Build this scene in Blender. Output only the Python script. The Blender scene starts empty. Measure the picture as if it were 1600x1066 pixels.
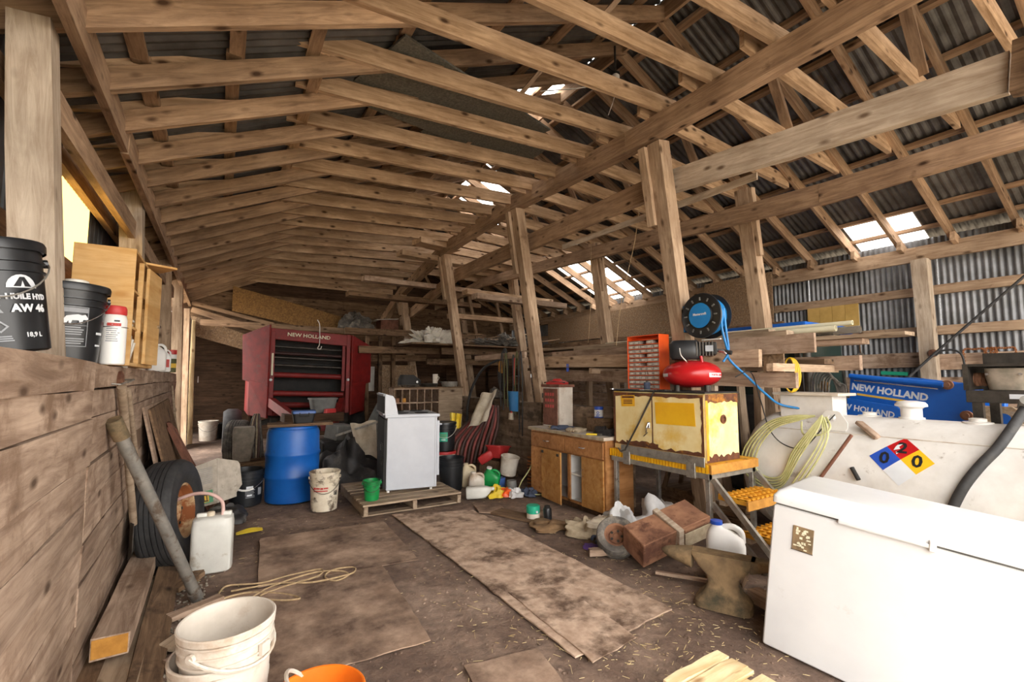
import bpy, bmesh, math, random
from mathutils import Vector as V, Matrix as MX, noise as NZ, Euler
R = random.Random(11)
S = bpy.context.scene
COL = S.collection
PI = math.pi

# ------------------------------------------------------------------ camera
cd = bpy.data.cameras.new('camera'); cam = bpy.data.objects.new('camera', cd); COL.objects.link(cam)
cd.sensor_width = 36.0; cd.lens = 720.0/1600*36; cd.clip_start = .05; cd.clip_end = 300
cam.location = (0, 0, 1.45)
cam.rotation_euler = (PI/2 + math.radians(4.6055), 0, -math.radians(32.207))
S.camera = cam
# ------------------------------------------------------------------ sky, exposure
w = bpy.data.worlds.new('sky'); S.world = w; w.use_nodes = True
bg = w.node_tree.nodes['Background']
bg.inputs[0].default_value = (1.0, .965, .925, 1); bg.inputs[1].default_value = 2.1
S.view_settings.view_transform = 'Standard'; S.view_settings.look = 'None'
S.view_settings.gamma = 1; S.view_settings.use_curve_mapping = False
S.view_settings.exposure = 1.95

# ------------------------------------------------------------------ colour and material helpers
def hx(s):
    o = []
    for i in (0, 2, 4):
        c = int(s[i:i+2], 16)/255
        o.append(c/12.92 if c <= .04045 else ((c+.055)/1.055)**2.4)
    return (*o, 1)
MATS = {}
def base(name):
    m = bpy.data.materials.new(name); m.use_nodes = True
    nt = m.node_tree; b = nt.nodes['Principled BSDF']
    MATS[name] = m
    return m, nt, b
def nd(nt, t, **k):
    n = nt.nodes.new(t)
    for a, v in k.items(): setattr(n, a, v)
    return n
def coords(nt, st=(1, 1, 1), off=True):
    tc = nd(nt, 'ShaderNodeTexCoord'); mp = nd(nt, 'ShaderNodeMapping')
    mp.inputs['Scale'].default_value = st
    if off:
        oi = nd(nt, 'ShaderNodeObjectInfo'); mu = nd(nt, 'ShaderNodeMath', operation='MULTIPLY'); mu.inputs[1].default_value = 41.7
        ad = nd(nt, 'ShaderNodeVectorMath', operation='ADD')
        nt.links.new(oi.outputs['Random'], mu.inputs[0]); nt.links.new(mu.outputs[0], ad.inputs[1])
        nt.links.new(tc.outputs['Object'], mp.inputs[0]); nt.links.new(mp.outputs[0], ad.inputs[0])
        return ad.outputs[0], oi
    nt.links.new(tc.outputs['Object'], mp.inputs[0])
    return mp.outputs[0], None
def ramp(nt, src, stops, interp='LINEAR'):
    r = nd(nt, 'ShaderNodeValToRGB'); cr = r.color_ramp; cr.interpolation = interp
    while len(cr.elements) < len(stops): cr.elements.new(.5)
    for e, (p, c) in zip(cr.elements, stops): e.position = p; e.color = c
    nt.links.new(src, r.inputs[0]); return r.outputs[0]
def mix(nt, fac, a, b, mode='MIX'):
    m = nd(nt, 'ShaderNodeMix', data_type='RGBA', blend_type=mode)
    for s, v in ((m.inputs[0], fac), (m.inputs[6], a), (m.inputs[7], b)):
        if isinstance(v, (int, float)): s.default_value = v
        elif isinstance(v, tuple): s.default_value = v
        else: nt.links.new(v, s)
    return m.outputs[2]
def noise(nt, co, sc, det=5, rough=.6, dist=0):
    n = nd(nt, 'ShaderNodeTexNoise'); n.inputs['Scale'].default_value = sc; n.inputs['Detail'].default_value = det
    n.inputs['Roughness'].default_value = rough; n.inputs['Distortion'].default_value = dist
    nt.links.new(co, n.inputs['Vector']); return n.outputs['Fac']
BW = ((0, 0, 0, 1), (1, 1, 1, 1))
def mk(name, c1, c2=None, sc=6, rough=.6, metal=0, bump=.15, st=(1, 1, 1), c3=None, t3=.6, sc3=None, rnd=0, w3=.05, trans=0, bd=.01, off=True):
    m, nt, b = base(name)
    co, oi = coords(nt, st, off)
    f = noise(nt, co, sc)
    col = ramp(nt, f, [(.35, hx(c1)), (.65, hx(c2 or c1))])
    if c3:
        f3 = noise(nt, co, sc3 or sc*.6, 8, .68)
        k = ramp(nt, f3, [(t3-w3, BW[0]), (t3+w3, BW[1])])
        col = mix(nt, k, col, hx(c3))
    if rnd and oi:
        h = nd(nt, 'ShaderNodeHueSaturation'); mr = nd(nt, 'ShaderNodeMapRange')
        mr.inputs[3].default_value = 1-rnd; mr.inputs[4].default_value = 1+rnd
        nt.links.new(oi.outputs['Random'], mr.inputs[0]); nt.links.new(mr.outputs[0], h.inputs['Value'])
        nt.links.new(col, h.inputs['Color']); col = h.outputs[0]
    nt.links.new(col, b.inputs['Base Color'])
    b.inputs['Roughness'].default_value = rough; b.inputs['Metallic'].default_value = metal
    b.inputs['Transmission Weight'].default_value = trans
    if bump:
        bp = nd(nt, 'ShaderNodeBump'); bp.inputs['Strength'].default_value = bump; bp.inputs['Distance'].default_value = bd
        nt.links.new(f, bp.inputs['Height']); nt.links.new(bp.outputs[0], b.inputs['Normal'])
    return m
def wood(name, lo, hi, knot='3a2413', grain=1.0, rnd=.22, rough=.85, dirt=None, t=.62, bump=.35):
    # grain runs along local X; knots are dark cores stretched a little along the grain
    m, nt, b = base(name)
    co, oi = coords(nt, (1.1*grain, 11*grain, 11*grain))
    f = noise(nt, co, 2.2, 8, .7, .6)
    col = ramp(nt, f, [(.36, hx(lo)), (.62, hx(hi))])
    co2, _ = coords(nt, (1, 1, 1))
    big = noise(nt, co2, 1.7, 4, .6)
    col = mix(nt, 1.0, col, ramp(nt, big, [(.33, (.66, .62, .58, 1)), (.68, (1.05, 1.04, 1.02, 1))]), 'MULTIPLY')
    co3, _ = coords(nt, (2.6, 5.5, 5.5))
    vo = nd(nt, 'ShaderNodeTexVoronoi'); vo.inputs['Scale'].default_value = 1.35
    nt.links.new(co3, vo.inputs['Vector'])
    k = ramp(nt, vo.outputs['Distance'], [(.07, BW[1]), (.2, BW[0])])
    km = nd(nt, 'ShaderNodeMath', operation='MULTIPLY'); km.inputs[1].default_value = .92
    nt.links.new(k, km.inputs[0])
    col = mix(nt, km.outputs[0], col, hx(knot))
    if dirt:
        fd = noise(nt, co2, 3.1, 8, .7)
        col = mix(nt, ramp(nt, fd, [(t-.06, BW[0]), (t+.08, BW[1])]), col, hx(dirt))
    h = nd(nt, 'ShaderNodeHueSaturation'); mr = nd(nt, 'ShaderNodeMapRange')
    mr.inputs[3].default_value = 1-rnd; mr.inputs[4].default_value = 1+rnd
    nt.links.new(oi.outputs['Random'], mr.inputs[0]); nt.links.new(mr.outputs[0], h.inputs['Value'])
    nt.links.new(col, h.inputs['Color'])
    nt.links.new(h.outputs[0], b.inputs['Base Color'])
    b.inputs['Roughness'].default_value = rough; b.inputs['Specular IOR Level'].default_value = .25
    bp = nd(nt, 'ShaderNodeBump'); bp.inputs['Strength'].default_value = bump; bp.inputs['Distance'].default_value = .006
    nt.links.new(f, bp.inputs['Height']); nt.links.new(bp.outputs[0], b.inputs['Normal'])
    return m

# ------------------------------------------------------------------ mesh helpers
def frame(d, up=V((0, 0, 1))):
    x = V(d).normalized()
    if abs(x.dot(up)) > .98: up = V((0, 1, 0))
    y = up.cross(x).normalized(); z = x.cross(y)
    return MX((x, y, z)).transposed()
class MB:
    def __init__(s): s.v = []; s.f = []
    def add(s, vs, fs, T=None):
        o = len(s.v)
        s.v += [tuple(T @ V(p)) if T else tuple(p) for p in vs]
        s.f += [tuple(i+o for i in f) for f in fs]; return s
    def box(s, x0, x1, y0, y1, z0, z1, T=None):
        return s.add([(x0, y0, z0), (x1, y0, z0), (x1, y1, z0), (x0, y1, z0), (x0, y0, z1), (x1, y0, z1), (x1, y1, z1), (x0, y1, z1)],
                     [(0, 3, 2, 1), (4, 5, 6, 7), (0, 1, 5, 4), (1, 2, 6, 5), (2, 3, 7, 6), (3, 0, 4, 7)], T)
    def bar(s, p, q, w, h, up=(0, 0, 1)):
        p, q = V(p), V(q); T = MX.Translation(p) @ frame(q-p, V(up)).to_4x4()
        return s.box(0, (q-p).length, -w/2, w/2, -h/2, h/2, T)
    def prism(s, poly, z0, z1, T=None):
        n = len(poly)
        return s.add([(x, y, z0) for x, y in poly]+[(x, y, z1) for x, y in poly],
                     [tuple(range(n-1, -1, -1)), tuple(range(n, 2*n))]+[(i, (i+1) % n, n+(i+1) % n, n+i) for i in range(n)], T)
    def lathe(s, prof, n=24, T=None, cap0=True, cap1=True, a0=0, sx=1, sy=1):
        vs = []; fs = []
        for r, z in prof:
            for k in range(n):
                a = a0+2*PI*k/n; vs.append((r*math.cos(a)*sx, r*math.sin(a)*sy, z))
        for j in range(len(prof)-1):
            for k in range(n):
                k2 = (k+1) % n; fs.append((j*n+k, j*n+k2, (j+1)*n+k2, (j+1)*n+k))
        if cap0: fs.append(tuple(range(n-1, -1, -1)))
        if cap1: fs.append(tuple((len(prof)-1)*n+k for k in range(n)))
        return s.add(vs, fs, T)
    def loft(s, secs, n=24, T=None):
        # sections (cx, cy, z, rx, ry, e): superellipses stacked along z
        vs = []; fs = []
        for cx, cy, z, rx, ry, e in secs:
            for k in range(n):
                a = 2*PI*(k+.5)/n; c, d = math.cos(a), math.sin(a)
                vs.append((cx+rx*math.copysign(abs(c)**(2/e), c), cy+ry*math.copysign(abs(d)**(2/e), d), z))
        for j in range(len(secs)-1):
            for k in range(n):
                k2 = (k+1) % n; fs.append((j*n+k, j*n+k2, (j+1)*n+k2, (j+1)*n+k))
        fs.append(tuple(range(n-1, -1, -1))); fs.append(tuple((len(secs)-1)*n+k for k in range(n)))
        return s.add(vs, fs, T)
    def tube(s, pts, r, n=8, closed=False, T=None):
        pts = [V(p) for p in pts]; N = len(pts); vs = []; fs = []
        rr = r if isinstance(r, (list, tuple)) else [r]*N
        up = None
        for i in range(N):
            a = pts[(i-1) % N] if closed or i > 0 else pts[i]; b = pts[(i+1) % N] if closed or i < N-1 else pts[i]
            t = (b-a).normalized() if (b-a).length > 1e-9 else V((0, 0, 1))
            if up is None: up = V((0, 0, 1)) if abs(t.z) < .9 else V((1, 0, 0))
            x = up-t*up.dot(t); x = x.normalized() if x.length > 1e-6 else t.orthogonal().normalized()
            y = t.cross(x); up = x
            for k in range(n):
                an = 2*PI*k/n; vs.append(pts[i]+(x*math.cos(an)+y*math.sin(an))*rr[i])
        M_ = N if closed else N-1
        for i in range(M_):
            j = (i+1) % N
            for k in range(n):
                k2 = (k+1) % n; fs.append((i*n+k, i*n+k2, j*n+k2, j*n+k))
        if not closed: fs.append(tuple(range(n-1, -1, -1))); fs.append(tuple((N-1)*n+k for k in range(n)))
        return s.add(vs, fs, T)
    def patch(s, fn, nu, nv, th=0, T=None):
        # a sheet fn(u, v) -> point; th > 0 gives it a second side
        P = [[V(fn(i/nu, j/nv)) for j in range(nv+1)] for i in range(nu+1)]
        m = nv+1; vs = [p for r_ in P for p in r_]; fs = []
        for i in range(nu):
            for j in range(nv): fs.append((i*m+j, (i+1)*m+j, (i+1)*m+j+1, i*m+j+1))
        if th:
            o = len(vs)
            for i in range(nu+1):
                for j in range(nv+1):
                    a = P[min(i+1, nu)][j]-P[max(i-1, 0)][j]; b = P[i][min(j+1, nv)]-P[i][max(j-1, 0)]
                    c = a.cross(b); c = c.normalized() if c.length > 1e-9 else V((0, 0, 1))
                    vs.append(P[i][j]-c*th)
            fs += [tuple(o+q for q in reversed(f)) for f in list(fs)]
            bd = [(i*m) for i in range(nu+1)]+[nu*m+j for j in range(1, nv+1)]+[i*m+nv for i in range(nu-1, -1, -1)]+[j for j in range(nv-1, 0, -1)]
            for a, b in zip(bd, bd[1:]+bd[:1]): fs.append((b, a, o+a, o+b))
        return s.add(vs, fs, T)
    def mesh(s, name, smooth=0, bev=0, seg=1):
        me = bpy.data.meshes.new(name); me.from_pydata(s.v, [], s.f); me.update()
        if bev:
            bm = bmesh.new(); bm.from_mesh(me)
            ed = [e for e in bm.edges if len(e.link_faces) == 2 and e.calc_face_angle(0) > .5]
            bmesh.ops.bevel(bm, geom=ed, offset=bev, segments=seg, profile=.6, affect='EDGES', clamp_overlap=True)
            bm.to_mesh(me); bm.free()
        if smooth:
            for p in me.polygons: p.use_smooth = True
            me.set_sharp_from_angle(angle=math.radians(smooth if smooth > 1 else 40))
        return me
    def build(s, name, m, parent=None, smooth=0, bev=0, seg=1, loc=None, rot=None):
        me = s.mesh(name, smooth, bev, seg); me.materials.append(MATS[m] if isinstance(m, str) else m)
        return link(name, me, parent, loc, rot)
def link(name, me, parent=None, loc=None, rot=None, mw=None):
    o = bpy.data.objects.new(name, me); COL.objects.link(o); o.parent = parent
    if mw is not None: o.matrix_local = mw
    if loc is not None: o.location = loc
    if rot is not None: o.rotation_euler = rot
    return o
def tag(o, label=None, cat=None, group=None, kind=None):
    if label: o['label'] = label
    if cat: o['category'] = cat
    if group: o['group'] = group
    if kind: o['kind'] = kind
    return o
def thing(name, label, cat, loc=(0, 0, 0), rot=(0, 0, 0), group=None):
    o = bpy.data.objects.new(name, None); COL.objects.link(o); o.empty_display_size = .1
    o.location = loc; o.rotation_euler = rot
    return tag(o, label, cat, group)
def struct(name, label, cat='structure'):
    return tag(thing(name, label, cat), kind='structure')
def children_of(o): return [c for c in COL.objects if c.parent == o]
def dup(o, loc, rot, label, parent=None):
    c = o.copy(); COL.objects.link(c); c.parent = parent; c.location = loc; c.rotation_euler = rot
    if label: c['label'] = label
    for ch in children_of(o):
        d = ch.copy(); COL.objects.link(d); d.parent = c
        for g in children_of(ch):
            e = g.copy(); COL.objects.link(e); e.parent = d
    return c
def rough_mesh(L, wd, ht, seg=4, j=.004):
    # a sawn timber with slightly uneven faces, length along X from 0
    vs = []; fs = []
    for i in range(seg+1):
        for sy, sz in ((-1, -1), (1, -1), (1, 1), (-1, 1)):
            vs.append((L*i/seg, sy*wd/2+R.uniform(-j, j), sz*ht/2+R.uniform(-j, j)))
    for i in range(seg):
        for k in range(4):
            k2 = (k+1) % 4; fs.append((i*4+k, (i+1)*4+k, (i+1)*4+k2, i*4+k2))
    fs += [(0, 1, 2, 3), (seg*4+3, seg*4+2, seg*4+1, seg*4)]
    return vs, fs
def timber(name, p, q, wd, ht, m, parent=None, up=(0, 0, 1), seg=4, j=.004):
    # one sawn timber from p to q (centre line); wd across, ht along `up`
    p, q = V(p), V(q)
    mb = MB(); mb.add(*rough_mesh((q-p).length, wd, ht, seg, j))
    me = mb.mesh(name); me.materials.append(MATS[m])
    return link(name, me, parent, mw=MX.Translation(p) @ frame(q-p, V(up)).to_4x4())
def text(s, size, m, parent, T, bend=0, bold=0, name='lettering', sx=1, ext=.0006, align='CENTER'):
    # raised flat lettering in the local XY plane of T; bend > 0 wraps it round a cylinder of that radius
    cu = bpy.data.curves.new(name, 'FONT'); cu.body = s; cu.size = size; cu.extrude = ext; cu.offset = bold
    cu.align_x = align; cu.align_y = 'CENTER'; cu.resolution_u = 2
    ob = bpy.data.objects.new(name, cu); me = bpy.data.meshes.new_from_object(ob)
    bpy.data.objects.remove(ob); bpy.data.curves.remove(cu)
    me.materials.clear(); me.materials.append(MATS[m])
    for v in me.vertices:
        x, y, z = v.co; x *= sx
        v.co = T @ (V((bend*math.sin(x/bend)+z*math.sin(x/bend), y, bend*(math.cos(x/bend)-1)+z*math.cos(x/bend))) if bend else V((x, y, z)))
    return link(name, me, parent)
def face(o, n, up=(0, 0, 1)):
    # matrix whose XY plane lies on a surface at o with outward normal n, text reading along `up`
    n = V(n).normalized(); x = V(up).cross(n).normalized(); y = n.cross(x)
    T = MX((x, y, n)).transposed().to_4x4(); T.translation = V(o); return T
def RT(loc=(0, 0, 0), rot=(0, 0, 0)): return MX.Translation(loc) @ Euler(rot).to_matrix().to_4x4()
def arc(c, r, a0, a1, n, ax='xz'):
    o = []
    for i in range(n+1):
        a = a0+(a1-a0)*i/n; p = [c[0], c[1], c[2]]
        p['xyz'.index(ax[0])] += r*math.cos(a); p['xyz'.index(ax[1])] += r*math.sin(a); o.append(tuple(p))
    return o
def smooth_pts(P, n=6):
    P = [V(p) for p in P]; o = []
    for i in range(len(P)-1):
        a = P[max(i-1, 0)]; b = P[i]; c = P[i+1]; d = P[min(i+2, len(P)-1)]
        for k in range(n):
            t = k/n; o.append(.5*((2*b)+(c-a)*t+(2*a-5*b+4*c-d)*t*t+(3*b-a-3*c+d)*t**3))
    o.append(P[-1]); return o

# ------------------------------------------------------------------ materials
wood('joist_wood', 'a08468', 'cfb295', rnd=.16)
wood('rafter_wood', '886f59', 'b99b7e', rnd=.18)
wood('beam_wood', '907661', 'bfa286', knot='2e1c10', rnd=.10, dirt='5a4230', t=.68)
wood('grey_wood', 'aa9885', 'd0c2b0', knot='64503e', rnd=.08)
wood('post_wood', '9a8069', 'c6ae94', knot='4c3723', rnd=.1, dirt='5e4833', t=.66)
wood('plank_wood', '8f7867', 'c2ab97', knot='4d3a2c', grain=.8, rnd=.14, dirt='7d6552', t=.57, bump=.6)
wood('old_wood', '5f4a38', '8d735a', knot='2b1d13', rnd=.2, dirt='3e2f24', t=.6)
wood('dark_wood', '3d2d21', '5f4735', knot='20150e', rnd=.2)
wood('pallet_wood', '8d7a66', 'b3a08a', rnd=.12)
wood('new_wood', 'd9bd8c', 'f0dcb2', knot='8a6238', rnd=.08)
wood('cabinet_wood', '9e6c40', 'c08c5a', knot='8a5528', grain=.6, rnd=.06, rough=.5, dirt='7a4d28', t=.72)
wood('door_wood', 'b47c40', 'd0a062', knot='9a6026', grain=.6, rnd=.06, rough=.5, dirt='845028', t=.74)
wood('shelf_wood', 'd0a160', 'e6bf86', knot='b88648', grain=.5, rnd=.05, rough=.6)
wood('log_wood', '70604f', '988472', knot='3c3025', grain=.6, rnd=.12, dirt='4f4338', t=.55, bump=.6)
mk('osb', '6f5843', 'a58a6c', 38, .9, bump=.3, c3='8b6e50', t3=.55, sc3=14)
mk('osb_warm', '6b4d2c', '94703f', 30, .9, bump=.3)
mk('rust_wood', '5c3a2c', '7d5341', 9, .9, bump=.3)
mk('orange_end', 'a8742e', 'c48d3e', 14, .9, bump=.3)
mk('plywood_floor', '957a65', 'bb9f88', 5, .95, bump=.3, c3='594436', t3=.52, sc3=2.3, w3=.12)
mk('mat_tan', 'a88c76', 'ccb19a', 11, .95, bump=.5, c3='5e4838', t3=.55, sc3=4.5, w3=.09)
mk('drawer_plastic', '8d857a', 'b3aba0', 20, .3, 0, .05)
mk('straw', 'b59a68', 'd9c597', 3, .9, bump=0)
mk('roof_metal', '4a4846', '747270', 3, .5, .45, .1, c3='5e4a38', t3=.68, sc3=2)
mk('siding_dark', '4a4d50', '646669', 4, .55, .4, .05, c3='45372b', t3=.72)
mk('galv', '6c6e70', '94969a', 2.2, .5, .35, .08, c3='5c5a57', t3=.6, sc3=1.3, w3=.14, off=False)
mk('galv_pipe', '77746e', '928d84', 12, .5, .35, .1, c3='65574a', t3=.56)
mk('alu', '9c9890', 'bcb8ae', 14, .42, .75, .08, c3='7c7365', t3=.62)
mk('steel_dark', '3a3733', '57524c', 8, .5, .7, .15)
mk('chrome', 'b5b5b5', 'd0d0d0', 8, .25, .9, 0)
mk('rust', '75503c', '9b7054', 7, .9, .1, .35, c3='5a3828', t3=.58)
mk('chain_rust', '7c4a28', 'a0673a', 30, .85, .3, .2)
mk('white_enamel', 'b6bac2', 'c0c4cb', 4, .32, 0, .02)
mk('white_freezer', 'd6d6d6', 'dededd', 3, .38, 0, .02, c3='c9c7c3', t3=.72, sc3=9)
mk('freezer_rust', 'd6d6d6', 'dededd', 3, .45, 0, .02, c3='a8763c', t3=.545, sc3=24, w3=.012)
mk('white_tank', 'cdc9c3', 'dedbd6', 5, .4, 0, .06, c3='a39a8e', t3=.66, sc3=7, w3=.04)
mk('white_dirty', 'c4baac', 'd6cdc0', 7, .5, 0, .06, c3='a58c72', t3=.6, sc3=5, w3=.1)
mk('white_grimy', 'cbbda4', 'ddd2bd', 9, .55, 0, .1, c3='5b4b3c', t3=.57, sc3=7)
mk('white_plain', 'dcdad6', 'e6e4e0', 5, .45, 0, .03)
mk('jug_clear', 'cfcec6', 'dddcd4', 6, .4, 0, .03, c3='a89c86', t3=.66)
mk('jug_beige', 'c3b08e', 'd4c4a6', 8, .5, 0, .05, c3='8b785a', t3=.62)
mk('black_plastic', '17181a', '222427', 6, .36, 0, .04)
mk('black_dull', '141312', '24211f', 8, .75, 0, .15)
mk('rubber', '262627', '383737', 14, .7, 0, .15, c3='3c3a37', t3=.62)
mk('rubber_grey', '47433f', '67615a', 14, .85, 0, .2, c3='7e766b', t3=.56)
mk('blue_barrel', '0f56a8', '1663b8', 4, .42, 0, .04, c3='25507f', t3=.66)
mk('blue_loader', '0b57b4', '1462c2', 3, .4, 0, .03)
mk('blue_reel', '1273b5', '1a80c2', 5, .45, 0, .03)
mk('blue_lid', '3c5a94', '4868a4', 5, .45, 0, .03)
mk('blue_cap', '1c49b0', '2352bd', 5, .4, 0, 0)
mk('green_plastic', '0c7f3c', '149048', 5, .4, 0, .03, c3='2c4a30', t3=.6)
mk('teal', '1d9a78', '28a786', 6, .5, 0, .03)
mk('red_paint', 'a8161a', 'bb2024', 5, .28, 0, .03)
mk('baler_red', '701412', '881b18', 6, .6, 0, .08, c3='6a3832', t3=.64, sc3=9)
mk('baler_dark', '2a1412', '42201c', 6, .6, 0, .1)
mk('red_plastic', 'b02a2a', 'c23a38', 6, .5, 0, .05)
mk('orange_plastic', 'e06a14', 'ee7c1e', 5, .45, 0, .03)
mk('orange_paint', 'e2531a', 'ec6024', 6, .4, 0, .03)
mk('yellow_cab', 'e6cd8c', 'f2e0aa', 5, .5, 0, .06, c3='e0b340', t3=.57, sc3=3.2, w3=.09)
mk('yellow_bright', 'e3a912', 'edb81c', 5, .5, 0, .03)
mk('yellow_step', 'c98a1c', 'dba028', 12, .7, 0, .2, c3='8a5a1e', t3=.6)
mk('cab_rust', '4c2c1c', '6e4125', 14, .9, 0, .3, c3='a06a24', t3=.6)
mk('yellow_plastic', 'd8b92a', 'e4c83c', 6, .5, 0, .1)
mk('yellow_panel', 'bd9a52', 'd2ae66', 5, .7, 0, .05)
mk('hose_green', 'a5a368', 'c2c08e', 8, .5, 0, .03)
mk('hose_blue', '1a6fae', '2680c0', 8, .4, 0, 0)
mk('hose_pink', 'c9a49a', 'dcbcb2', 8, .5, 0, 0)
mk('hose_red', '7e3a34', '96504a', 8, .6, 0, .05)
mk('hose_brown', '4a3530', '5f463f', 8, .6, 0, .05)
mk('cable_yellow', 'd0a820', 'dcb832', 8, .5, 0, 0)
mk('white_wire', 'd6d0c6', 'e2ddd4', 8, .5, 0, 0)
mk('rope', '98805f', 'b79d78', 40, .95, 0, .4)
mk('print_white', 'c9ccd0', 'd6d9dc', 5, .5, 0, 0)
mk('print_grey', '85888c', '96999d', 5, .5, 0, 0)
mk('print_black', '17181b', '1d1e21', 5, .5, 0, 0)
mk('print_red', 'b23a34', 'bd463f', 5, .6, 0, 0)
mk('print_green', '4f8c66', '5d9a72', 5, .7, 0, 0)
mk('print_yellow', 'd8ae3a', 'e4bc4a', 5, .7, 0, 0)
mk('print_cream', 'd9d3b4', 'e4dfc4', 5, .6, 0, 0)
mk('print_blue', '2148a8', '2a52b4', 5, .45, 0, 0)
mk('paper', 'a89e90', 'bfb5a6', 10, .9, 0, .1, c3='8b8172', t3=.6)
mk('paper_white', 'c6c0b4', 'd8d2c6', 10, .9, 0, .1)
mk('cloth_tan', '93836c', 'b3a389', 14, .95, 0, .4)
mk('cloth_cream', 'b5a892', 'd0c5b2', 10, .95, 0, .3)
mk('cloth_dark', '201d1e', '37322f', 10, .95, 0, .4)
mk('cloth_blue', '3a4254', '4c5468', 10, .95, 0, .3)
mk('cloth_brown', '6a5238', '8a6c4c', 10, .95, 0, .4)
mk('tarp', '232122', '3b3836', 8, .6, 0, .3, c3='57534e', t3=.6)
mk('plastic_bag', 'c6c5c4', 'dcdbda', 9, .35, 0, .25)
mk('insulation', '55534c', '737066', 45, .9, 0, .3, c3='5c584e', t3=.62)
mk('grey_plastic', '62625f', '787874', 7, .55, 0, .05)
mk('grey_sheet', '6c6f6d', '858885', 6, .5, .3, .05)
mk('concrete', '7a7264', '96897a', 12, .95, 0, .35)
mk('anvil_iron', '6e5a42', '937a58', 9, .85, .1, .3, c3='45402f', t3=.58, sc3=5, w3=.1)
mk('ceramic', 'd8d2c6', 'e4dfd4', 5, .3, 0, 0)
mk('olive', '4a4a2c', '5e5c38', 8, .7, 0, .1)
mk('purple', '4a2f6e', '5b3c80', 8, .6, 0, .1)
m_, nt_, b_ = base('glass_dark')
b_.inputs['Base Color'].default_value = hx('26332f'); b_.inputs['Roughness'].default_value = .12
m_, nt_, b_ = base('bulb_glass')
b_.inputs['Base Color'].default_value = hx('e6e2da'); b_.inputs['Roughness'].default_value = .15; b_.inputs['Transmission Weight'].default_value = .4
m_, nt_, b_ = base('clear_plastic')
b_.inputs['Base Color'].default_value = hx('c9c2b6'); b_.inputs['Roughness'].default_value = .2; b_.inputs['Transmission Weight'].default_value = .75
# sheet that lets daylight through, tinted yellow
m_, nt_, b_ = base('fibreglass')
tr_ = nd(nt_, 'ShaderNodeBsdfTranslucent'); tr_.inputs[0].default_value = hx('ffd977')
ms_ = nd(nt_, 'ShaderNodeMixShader'); ms_.inputs[0].default_value = .85
b_.inputs['Base Color'].default_value = hx('e8c468'); b_.inputs['Roughness'].default_value = .5
nt_.links.new(b_.outputs[0], ms_.inputs[1]); nt_.links.new(tr_.outputs[0], ms_.inputs[2])
nt_.links.new(ms_.outputs[0], nt_.nodes['Material Output'].inputs[0])
# roof sheets have a few nail holes
nt_ = MATS['roof_metal'].node_tree
co_, _ = coords(nt_, (1, 1, 0))
vo_ = nd(nt_, 'ShaderNodeTexVoronoi'); vo_.inputs['Scale'].default_value = 2.3; nt_.links.new(co_, vo_.inputs['Vector'])
hr_ = ramp(nt_, vo_.outputs['Distance'], [(.018, BW[1]), (.02, BW[0])], 'CONSTANT')
tb_ = nd(nt_, 'ShaderNodeBsdfTransparent'); ms_ = nd(nt_, 'ShaderNodeMixShader')
nt_.links.new(hr_, ms_.inputs[0]); nt_.links.new(nt_.nodes['Principled BSDF'].outputs[0], ms_.inputs[1]); nt_.links.new(tb_.outputs[0], ms_.inputs[2])
nt_.links.new(ms_.outputs[0], nt_.nodes['Material Output'].inputs[0])
# packed dirt: browns, wet dark patches with more gloss, pale trodden dust
m_, nt_, b_ = base('dirt')
co_, _ = coords(nt_, (1, 1, 1), False)
n1 = noise(nt_, co_, 1.1, 9, .66, .4); n2 = noise(nt_, co_, 14, 8, .7); n3 = noise(nt_, co_, .75, 6, .6, .3)
c_ = ramp(nt_, n1, [(.3, hx('5c493e')), (.5, hx('7e6758')), (.68, hx('ae9582'))])
c_ = mix(nt_, 1.0, c_, ramp(nt_, n2, [(.3, (.55, .55, .55, 1)), (.7, (1.12, 1.1, 1.08, 1))]), 'MULTIPLY')
wet = ramp(nt_, n3, [(.56, BW[0]), (.64, BW[1])])
c_ = mix(nt_, wet, c_, mix(nt_, .5, c_, hx('33261f')))
nt_.links.new(c_, b_.inputs['Base Color'])
rr_ = nd(nt_, 'ShaderNodeMapRange'); rr_.inputs[3].default_value = .95; rr_.inputs[4].default_value = .62
nt_.links.new(wet, rr_.inputs[0]); nt_.links.new(rr_.outputs[0], b_.inputs['Roughness'])
bp_ = nd(nt_, 'ShaderNodeBump'); bp_.inputs['Strength'].default_value = .8; bp_.inputs['Distance'].default_value = .03
nt_.links.new(n2, bp_.inputs['Height']); nt_.links.new(bp_.outputs[0], b_.inputs['Normal'])
mk('field', 'a89a84', 'c2b59e', .6, .95, bump=0, off=False)  # outside ground, made pale so it bounces more daylight up to the ceiling
# ================================================================== THE BARN
# ---- ground
mb = MB(); nx, ny = 92, 170
def gz(x, y):
    return -max(0, min(.2, (1.45-y)*.106))*max(0, min(1, (x-2.2)/.3))-.012+.010*NZ.noise(V((x*1.3, y*1.3, 0)))+.005*NZ.noise(V((x*5, y*5, 3)))
mb.patch(lambda u, v: (-.75+u*8.9, -1.6+v*17.2, gz(-.75+u*8.9, -1.6+v*17.2)), nx, ny)
fl = mb.build('floor', 'dirt', smooth=1)
tag(fl, 'packed brown dirt floor of the barn with wet patches', 'floor', kind='structure')
gr = MB().box(-60, 60, -60, 60, -.3, -.06).build('ground', 'field')
tag(gr, 'open ground outside the barn', 'ground', kind='structure')
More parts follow.
